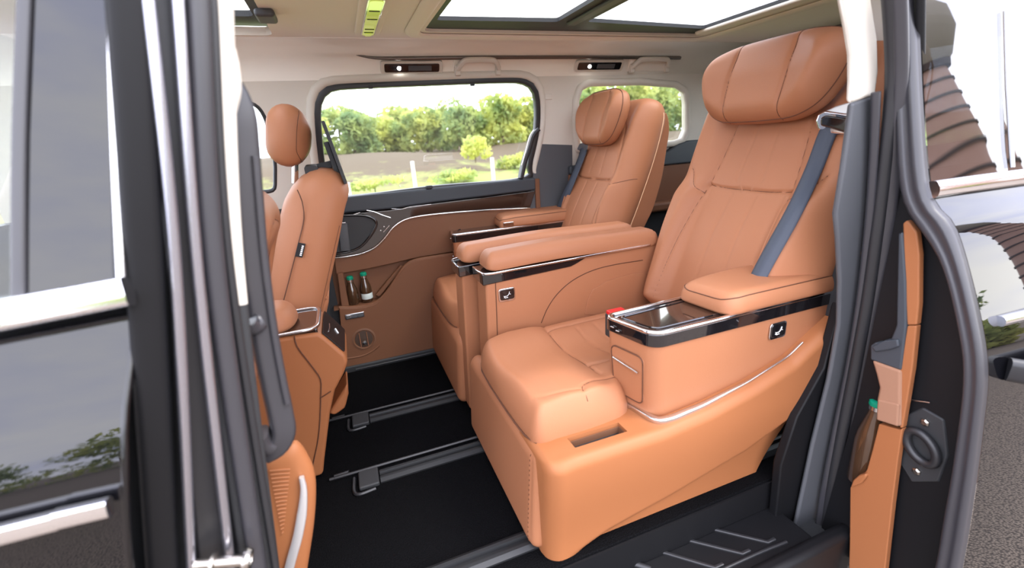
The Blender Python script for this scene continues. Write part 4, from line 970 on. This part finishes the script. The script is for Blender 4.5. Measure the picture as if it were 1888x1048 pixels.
# ================================================================== FRONT SEATS
def front_seat(s, dx, label, detail=True):
    t = thing('front_seat', (-.35 + dx, s * .42, 0), label, 'seat', 'front seats seen from behind')
    A = math.radians(21); ca, sa = math.cos(A), math.sin(A); yc = .42; B = (-.335 + dx, .24)
    def Mb(u, v, h): return np.stack([B[0] + v * sa + h * ca, s * (yc + u), B[1] + v * ca - h * sa], 1)
    half = [(.07, .905), (.13, .89), (.185, .84), (.215, .75), (.232, .6), (.238, .4), (.235, .2), (.225, .05), (.16, 0), (.05, -.01)]
    outl = half + [(-a, b) for a, b in half[::-1]]
    sm = []
    for q in (-1, 1):
        sm += [([(q * .16, .02), (q * .165, .3), (q * .16, .55), (q * .135, .74), (q * .09, .82), (0, .845)], .006, .0045, True),
               ([(q * .20, .03), (q * .205, .3), (q * .197, .55), (q * .18, .70)], .006, .0045, True)]
    rel = lambda u, v: -.02 * (1 - sstep(np.abs(u), .12, .17)) * (1 - sstep(v, .7, .82)) * 1.0
    bk, hf = pillow('backrest', outl, .085, .085, Mb, 'leather', t, rel, sm, back=.15, nr=56, ns=200, centre=(0, .45))
    # side seams on the inboard flank, with the small black tag
    def fl(v, h, o=.0): return Mb(np.array([-(np.interp(v, [0, .05, .2, .4, .6, .75, .84, .89], [.16, .225, .235, .238, .232, .215, .185, .13])) - o]), np.array([v]), np.array([h]))[0]
    for pts in ([(.18, -.085), (.40, -.07), (.60, -.060), (.70, -.058), (.76, -.075), (.80, -.10)], [(.10, -.02), (.35, -.015), (.55, -.005), (.70, .004), (.80, .0)]):
        P = np.array([fl(v, h, -.004) for v, h in catmull(np.array(pts), 30)]); tube('seam', P, .0022, 'thread', bk, n=5)
    if detail:
        c = fl(.555, -.06, .002); c2 = fl(.61, -.058, .002); dz = (c2 - c); dn = np.array([.022, 0, -.008])
        MB().prism([c - dn * .1, c + dn, c2 + dn, c2 - dn * .1], (0, -.004, 0)).make('side_tag', 'black_fabric', bk, bevel=.001)
        for k in range(6):
            p0 = c + dz * (.12 + k * .13) + dn * .52 + np.array([0, -.0048, 0])
            MB().prism([p0, p0 + dn * .3, p0 + dn * .3 + dz * .085, p0 + dz * .085], (0, -.0006, 0)).make('tag_letter', 'white_print', bk, bevel=0)
    # map pocket on the back
    mp_ = rounded([(-.19, .06), (.19, .06), (.195, .40), (-.195, .40)], .03, 6)
    Mk = lambda u, v, h: Mb(u, v, h + .055)
    pillow('map_pocket', mp_, .038, .03, Mk, 'leather', t, None, (), back=.01, nr=20, ns=100, smooth_outl=False)
    tube('pocket_hem', Mb(np.linspace(-.19, .19, 20), np.full(20, .398), np.full(20, .082)), .007, 'leather', t)
    # headrest
    def Mh(u, v, h): return np.stack([-.150 + dx + v * .22 + h * .975, s * (yc + u), 1.222 + v * .975 - h * .22], 1)
    ho = [(.05, .118), (.095, .108), (.128, .07), (.136, .0), (.126, -.06), (.10, -.105), (.05, -.118)]
    ho = ho + [(-a, b) for a, b in ho[::-1]]
    hs = [([(-.085, .098), (-.112, .07), (-.122, .03), (-.122, -.02), (-.110, -.06), (-.075, -.088), (-.02, -.095), (.05, -.092)], .006, .004, True)]
    hr, _ = pillow('headrest', ho, .085, .115, Mh, 'leather', t, None, hs, back=.075, nr=40, ns=140)
    for q in (-.05, .05): tube('headrest_post', [(-.16 + dx, s * (yc + q), 1.04), (-.14 + dx, s * (yc + q), 1.14)], .009, 'chrome', t)
    sweep('post_shroud', [(-.085 + dx, s * yc - .09, 1.085), (-.085 + dx, s * yc, 1.09), (-.085 + dx, s * yc + .09, 1.085)], rrect(.05, .035, .010), 'plastic_dark', t)
    # seat cushion (mostly hidden) and base
    pillow('seat_cushion', rounded([(-.85 + dx, -.24), (-.36 + dx, -.24), (-.36 + dx, .24), (-.85 + dx, .24)], .06, 6), .10, .06, lambda u, v, h: np.stack([u, s * (yc + v), .33 + h], 1), 'leather', t, back=.05, nr=16, ns=80, smooth_outl=False)
    box('seat_base', (-.80 + dx, s * yc - .2, .0), (-.33 + dx, s * yc + .2, .30), 'plastic_dark', t, bevel=.01)
    return t
front_seat(1, -.02, 'tan leather front seat with oval headrest beside the far door')
front_seat(-1, -.21, 'tan leather front seat half hidden behind the near grab handle', False)

# rear display behind the far front headrest
ds = thing('rear_display', (0, .42, 1.0), 'thin black screen mounted behind the far front headrest', 'screen')
a_, b_ = PY(599, 226, .40), PY(639, 335, .40); dv = (b_ - a_); nn = np.array([-dv[2], 0, dv[0]]); nn /= np.linalg.norm(nn); nn = nn if nn[0] < 0 else -nn
def slab(name, y0, y1, t0, t1, th, off, mt, bev=.003):
    p0, p1 = a_ + dv * t0 + nn * off, a_ + dv * t1 + nn * off
    MB().prism([(p[0], y0, p[2]) for p in (p0, p1, p1 + nn * th, p0 + nn * th)], (0, y1 - y0, 0)).make(name, mt, ds, bevel=bev)
slab('screen_body', .27, .58, 0, 1, .012, 0, 'plastic_dark'); slab('screen_glass', .277, .573, .02, .98, -.0015, 0, 'piano', .0005); slab('rear_housing', .33, .52, .3, .85, .02, .012, 'plastic_dark', .005)
slab('mount_arm', .39, .45, .6, .72, .07, .03, 'plastic_dark', .004)

# ================================================================== FRONT CENTRE CONSOLE
cc = thing('centre_console', (-.25, 0, 0), 'tan centre console with chrome-rimmed tray between the front seats', 'console')
side = [(p[0], p[2]) for p in PYs([(450, 640), (500, 626), (560, 617), (588, 614), (600, 622), (638, 655), (642, 668), (634, 690), (618, 720), (609, 760), (604, 800), (598, 850)], -.12)]
side += [(side[-1][0] - .015, .01), (-.9, .01), (-.9, side[0][1] + .05)]
MB().prism([(a, -.125, b) for a, b in side], (0, .25, 0)).make('console_body', 'hard_tan', cc, bevel=.014)
gz = [PY(a, b, -.128) for a, b in ((543, 620), (548, 640), (575, 676), (590, 698), (592, 715), (588, 800), (576, 862))]
tube('panel_gap', catmull(np.array(gz), 30), .0022, 'thread', cc, n=5); tube('panel_gap', [PY(590, 735, -.128), PY(610, 722, -.128)], .002, 'thread', cc, n=5)
e0, e1 = side[4], side[5]     # slope of the rear face
dx_, dz_ = e1[0] - e0[0], e1[1] - e0[1]; Ln = math.hypot(dx_, dz_); nx_, nz_ = -dz_ / Ln, dx_ / Ln
if nz_ < 0: nx_, nz_ = -nx_, -nz_
def slope(u, y, o): return (e0[0] + dx_ * u + nx_ * o, y, e0[1] + dz_ * u + nz_ * o)
MB().prism([slope(u, y, .001) for u, y in rounded([(-.18, -.116), (.90, -.112), (.95, .112), (-.18, .116)], .03, 5)], (nx_ * .004, 0, nz_ * .004)).make('rear_touch_panel', 'gloss_soft', cc, bevel=.001)
tube('panel_mark', [slope(.40, .02, .006), slope(.55, .0, .006)], .003, 'white_print', cc, n=5)
tube('panel_mark', [slope(.08, -.06, .006), slope(.12, -.02, .006), slope(.10, .02, .006)], .0016, 'satin', cc, n=5)
tx = side[3][0]; tz = side[3][1]
box('top_tray', (tx - .30, -.112, tz - .012), (tx - .004, .112, tz + .014), 'walnut', cc, bevel=.006)
tr_ = rounded([(tx - .30, -.118), (tx - .002, -.118), (tx - .002, .118), (tx - .30, .118)], [.005, .05, .05, .005], 7)
sweep('tray_rim', [(a, b, tz + .016) for a, b in tr_], rrect(.014, .012, .005), 'satin', cc, closed=True)
pillow('armrest_lid', rounded([(-.75, -.112), (tx - .075, -.112), (tx - .065, .10), (-.75, .112)], [.03, .09, .09, .03], 9), .06, .05, lambda u, v, h: np.stack([u, v, tz + .028 + h], 1), 'leather', cc, back=.02, nr=24, ns=120, smooth_outl=False)
box('lid_hinge', (tx - .30, -.09, tz + .01), (tx - .11, .09, tz + .03), 'plastic_dark', cc, bevel=.006)
pr_ = [(p[0], p[2]) for p in PYs([(606, 745), (640, 690), (642, 710), (636, 735), (618, 748)], .06)]
MB().prism([(a, -.02, b) for a, b in pr_], (0, .13, 0)).make('rear_foot', 'hard_tan', cc, bevel=.012)

# ================================================================== BOTTLES
def bottle(base, h, label, parts=True, k=1.):
    t = thing('bottle', tuple(base), label, 'bottle', 'green-capped bottles in the door pockets')
    b = np.asarray(base, float)
    MB().lathe([(r_ * k, h_) for r_, h_ in [(.0, 0), (.026, 0), (.029, .006), (.029, h * .5), (.026, h * .62), (.015, h * .84), (.0135, h * .90), (.0135, h * .92), (0, h * .92)]], b, (0, 0, 1), 28).make('glass_body', 'bottle_glass', t)
    MB().lathe([(.0, 0), (.0165 * k, 0), (.0165 * k, .012), (0, .012)], b + np.array([0, 0, h * .89]), (0, 0, 1), 24).make('collar', 'satin', t)
    MB().lathe([(0, 0), (.0165 * k, 0), (.0175 * k, .003), (.0165 * k, .014), (.012 * k, .018), (0, .018)], b + np.array([0, 0, h * .89 + .012]), (0, 0, 1), 24).make('cap', 'green_cap', t)
    if parts: MB().lathe([(.0292, 0), (.0296, .001), (.0296, h * .2), (.0292, h * .2 + .001)], b + np.array([0, 0, h * .12]), (0, 0, 1), 28).make('paper_label', 'paper', t)
for (a, b), lb in (((642, 515), 'green-capped brown bottle without label in the far door pocket'), ((667, 507), 'green-capped brown bottle with pale label in the far door pocket')):
    c = PY(a, b, .738); bottle((c[0] + .008, .738, .372), c[2] - .372 - .0, lb, a > 650)
c = PX(1621, 740, XD + .045); bottle((c[0], c[1], c[2] - .285), .29, 'dark bottle with green cap in the near sliding door pocket', False, 1.3)
box('pocket_shelf', (XD + .022, c[1] - .03, c[2] - .30), (XD + .2, c[1] + .01, c[2] - .286), 'hard_tan', sd, bevel=0)

# ================================================================== OUTSIDE: field, bank, trees, posts, tower
def field():
    nx, ny = 110, 70; V = []; F = []
    for j in range(ny):
        y = 2.6 + (62 - 2.6) * (j / (ny - 1)) ** 1.5
        for i in range(nx):
            x = -40 + 110 * i / (nx - 1)
            z = -.52 + .02 + 1.35 * float(sstep(np.array(y), 13 + 1.2 * math.sin(x * .25), 25)) + .16 * math.sin(x * .55 + y * .3) * float(sstep(np.array(y), 10, 16)) + rnd.uniform(-.05, .05)
            if j == 0: z = -.525
            V.append((x, y, z))
    for j in range(ny - 1):
        for i in range(nx - 1): F.append((j * nx + i, j * nx + i + 1, (j + 1) * nx + i + 1, (j + 1) * nx + i))
    mt = bpy.data.materials.new('field'); mt.use_nodes = True; n = mt.node_tree.nodes; L = mt.node_tree.links; b = n['Principled BSDF']; b.inputs['Roughness'].default_value = .95
    t = n.new('ShaderNodeTexCoord'); z1 = n.new('ShaderNodeTexNoise'); z1.inputs['Scale'].default_value = .6; z1.inputs['Detail'].default_value = 8; z1.inputs['Roughness'].default_value = .7
    L.new(t.outputs['Object'], z1.inputs['Vector']); r = n.new('ShaderNodeValToRGB')
    r.color_ramp.elements[0].position = .40; r.color_ramp.elements[0].color = (.22, .28, .065, 1); r.color_ramp.elements[1].position = .56; r.color_ramp.elements[1].color = (.085, .062, .035, 1)
    e = r.color_ramp.elements.new(.47); e.color = (.15, .15, .05, 1)
    sx = n.new('ShaderNodeSeparateXYZ'); L.new(t.outputs['Object'], sx.inputs[0]); ma = n.new('ShaderNodeMath'); ma.operation = 'MULTIPLY_ADD'; ma.inputs[1].default_value = .28; L.new(sx.outputs['Z'], ma.inputs[0]); L.new(z1.outputs['Fac'], ma.inputs[2])
    L.new(ma.outputs[0], r.inputs['Fac']); L.new(r.outputs['Color'], b.inputs['Base Color'])
    mk('field', V, F, mt, kind='structure', label='grassy field rising to a bare earth bank beyond the van')
field()
def leafmat(name, c):
    mt = mat(name, c, .6, spec=.25); n = mt.node_tree.nodes; L = mt.node_tree.links; b = n['Principled BSDF']
    oi = n.new('ShaderNodeTexCoord'); z = n.new('ShaderNodeTexNoise'); z.inputs['Scale'].default_value = .9; z.inputs['Detail'].default_value = 3
    L.new(oi.outputs['Object'], z.inputs['Vector']); r = n.new('ShaderNodeValToRGB'); r.color_ramp.elements[0].position = .35; r.color_ramp.elements[1].position = .65
    r.color_ramp.elements[0].color = (c[0] * .6, c[1] * .7, c[2] * .7, 1); r.color_ramp.elements[1].color = (c[0] * 1.5, c[1] * 1.3, c[2], 1)
    L.new(z.outputs['Fac'], r.inputs['Fac']); L.new(r.outputs['Color'], b.inputs['Base Color'])
    tr = n.new('ShaderNodeBsdfTranslucent'); L.new(r.outputs['Color'], tr.inputs['Color']); mx = n.new('ShaderNodeMixShader'); mx.inputs[0].default_value = .55
    o = n['Material Output']; L.new(b.outputs[0], mx.inputs[1]); L.new(tr.outputs[0], mx.inputs[2]); L.new(mx.outputs[0], o.inputs['Surface'])
leafmat('leaf_a', (.40, .47, .18)); leafmat('leaf_b', (.31, .40, .17)); leafmat('leaf_c', (.42, .50, .19))
def leaves(blobs, n, size):
    V = np.zeros((n * 4, 3)); k = rng.integers(0, len(blobs), n); B = np.array([b[:3] for b in blobs])[k]; Rr = np.array([b[3:] for b in blobs])[k]
    d = rng.normal(size=(n, 3)); d /= np.linalg.norm(d, axis=1)[:, None]; rad = rng.uniform(.72, 1.05, n)[:, None]
    C = B + d * Rr * rad
    a = rng.normal(size=(n, 3)); a /= np.linalg.norm(a, axis=1)[:, None]; b = np.cross(a, rng.normal(size=(n, 3))); b /= np.linalg.norm(b, axis=1)[:, None]
    s = size * rng.uniform(.6, 1.3, n)[:, None]
    for q, (f, g) in enumerate(((-1, 0), (0, -.5), (1, 0), (0, .5))): V[q::4] = C + a * s * f + b * s * g
    F = [(4 * i, 4 * i + 1, 4 * i + 2, 4 * i + 3) for i in range(n)]
    return V, F
def tree(x, y, z, h, rw, mt, label, n=1500, group='trees along the field edge'):
    t = thing('tree', (x, y, z), label, 'tree', group)
    bl = [(x + rnd.uniform(-.55, .55) * rw, y + rnd.uniform(-.4, .4) * rw, z + h * rnd.uniform(.35, .8), rw * rnd.uniform(.35, .6), rw * rnd.uniform(.35, .6), h * rnd.uniform(.14, .24)) for _ in range(9)]
    bl.append((x, y, z + h * .86, rw * .45, rw * .45, h * .16)); bl += [(x + q * rw * .6, y, z + h * .22, rw * .45, rw * .45, h * .2) for q in (-1, 0, 1)]
    V, F = leaves(bl, n, .19); mk('foliage', V, F, mt, t, smooth=False, kind='stuff')
    tube('trunk', [(x, y, z - .2), (x + rnd.uniform(-.1, .1), y, z + h * .4), (x + rnd.uniform(-.3, .3), y, z + h * .75)], .09, 'bark', t, n=7)
ords = ['first', 'second', 'third', 'fourth', 'fifth', 'sixth', 'seventh', 'eighth', 'ninth', 'tenth', 'eleventh', 'twelfth', 'thirteenth', 'fourteenth', 'fifteenth', 'sixteenth']
fx_ = [-1.5, 1.0, 3.0, 5.4, 7.6, 10.0, 12.2, 14.6, 17.0, 20.0, 23.2, 26.6, 30.0]
fh_ = [3.4, 3.0, 2.8, 3.3, 3.2, 3.9, 3.7, 4.2, 5.2, 5.0, 4.9, 4.6, 4.4]
for i, x in enumerate(fx_):
    tree(x, 27 + rnd.uniform(-1, 1.5), .75, fh_[i] * .80, 1.55 + .12 * (i > 7), ('leaf_a', 'leaf_b', 'leaf_c')[i % 3], ords[i] + ' bushy green tree from the left in the front row beyond the field', 2300)
bx_ = [0.5, 4.5, 8.5, 12.5, 16.5, 21, 25, 29, 34]
for i, x in enumerate(bx_):
    tree(x, 34 + rnd.uniform(-1, 1), .9, 3.2 + (0, -.1, .3, .4, .7, 1.2, 1.2, 1.2, 1.)[i], 2.3, ('leaf_b', 'leaf_a')[i % 2], ords[i] + ' taller tree from the left in the rear row beyond the field', 2300)
def bush(x, y, z, h, r, mt, label):
    t = thing('bush', (x, y, z), label, 'bush', 'bushes on the bank')
    V, F = leaves([(x + rnd.uniform(-.5, .5) * r, y, z + h * rnd.uniform(.3, .8), r * .5, r * .5, h * .3) for _ in range(5)], 500, .11)
    mk('foliage', V, F, mt, t, smooth=False, kind='stuff')
    tube('stem', [(x, y, z - .1), (x, y, z + h * .6)], .03, 'bark', t, n=6)
for (a, b, y_, h, r, mt_, lb) in ((875, 275, 17.5, .95, .8, 'leaf_c', 'yellow-green bush on the bank near the right window edge'), (690, 340, 15.0, .35, 1.2, 'leaf_c', 'low grassy bush at the window sill near the front'), (950, 300, 18, .8, 1.0, 'leaf_a', 'green bush on the bank beside the window frame'), (830, 325, 15.5, .35, 1.4, 'leaf_c', 'low grassy bush in the middle of the door window')):
    c = PY(a, b, y_); bush(c[0], y_, c[2] - h * .5, h, r, mt_, lb)
for (a, b, y_, lb) in ((760, 300, 14.5, 'white concrete post in the field, middle of the door window'), (907, 293, 15.0, 'white concrete post in the field near the right window edge'), (641, 340, 12.0, 'white post by the front seat at the window corner')):
    c = PY(a, b, y_); t = thing('field_post', (c[0], y_, c[2] - 1.1), lb, 'post', 'white posts in the field')
    MB().prism([(c[0] - .055, y_ - .055, c[2] - 1.2), (c[0] + .055, y_ - .055, c[2] - 1.2), (c[0] + .055, y_ + .055, c[2] - 1.2), (c[0] - .055, y_ + .055, c[2] - 1.2)], (0, 0, 1.2)).make('shaft', 'post', t, bevel=.01)
    MB().prism([(c[0] - .06, y_ - .06, c[2]), (c[0] + .06, y_ - .06, c[2]), (c[0] + .06, y_ + .06, c[2]), (c[0] - .06, y_ + .06, c[2])], (0, 0, .04)).make('cap', 'post', t, bevel=.012)
# round banded tower behind the viewer, seen mirrored in the slid door's glass and paint
tw = thing('brick_tower', (13.6, -7.1, -.52), 'round brick tower with dark bands mirrored in the sliding door glass', 'tower')
mat('tower_brick', (.30, .17, .13), .8, bump=('noise', 6, .3, .02), noise=(1.5, (.36, .23, .18), .25)); mat('tower_band', (.05, .035, .03), .8); mat('tower_stone', (.26, .23, .19), .8)
tb = np.array([13.6, -7.1, -.52]); trad = lambda z: float(np.interp(z, [0, 2.0, 3.2, 4.6, 5.6], [1.25, .95, .74, .50, .34]))
for i in range(16):
    z0, z1 = i * .35, (i + 1) * .35
    MB().lathe([(trad(z0), z0), (trad(z1 - .05), z1 - .05)], tb, (0, 0, 1), 40).make('brick_course', 'tower_brick', tw)
    MB().lathe([(trad(z1 - .05) + .03, z1 - .05), (trad(z1) + .03, z1)], tb, (0, 0, 1), 40).make('dark_band', 'tower_band', tw)
MB().lathe([(.36, 5.58), (.50, 5.75), (.66, 6.3), (.6, 6.8), (.3, 7.2), (.1, 7.35), (.0, 7.4)], tb, (0, 0, 1), 32).make('cap_stone', 'tower_stone', tw)
MB().lathe([(.43, 5.52), (.45, 5.66)], tb, (0, 0, 1), 32).make('cap_ring', 'tower_band', tw)
def hedge(x, y, r, h, label):
    t = thing('bush', (x, y, -.52), label, 'bush', 'bushes at the tower foot')
    V, F = leaves([(x + rnd.uniform(-.6, .6) * r, y + rnd.uniform(-.6, .6) * r, -.52 + h * rnd.uniform(.2, .7), r * .5, r * .5, h * .35) for _ in range(7)], 900, .16)
    mk('foliage', V, F, 'leaf_a', t, smooth=False, kind='stuff'); tube('stem', [(x, y, -.55), (x, y, -.52 + h * .5)], .05, 'bark', t, n=6)
for i, (x, y, r, h) in enumerate(((12.2, -6.2, .7, 1.5), (15.2, -6.0, .8, 1.3), (12.2, -8.7, .8, 1.4))): hedge(x, y, r, h, ('leafy bush in front of the brick tower', 'leafy bush to the rear of the brick tower', 'leafy bush on the outer side of the brick tower')[i])

for i in range(9):
    x = -26 + i * 6.2 + rnd.uniform(-.8, .8)
    if 8 < x < 20: continue
    tree(x, -19 + rnd.uniform(-1.5, 1.5), -.55, 5.2 + rnd.uniform(-.8, .8), 2.6, ('leaf_b', 'leaf_a')[i % 2], ords[i] + ' tree in the row behind the viewer, mirrored dark in the front door paint', 1800, 'trees behind the viewer')
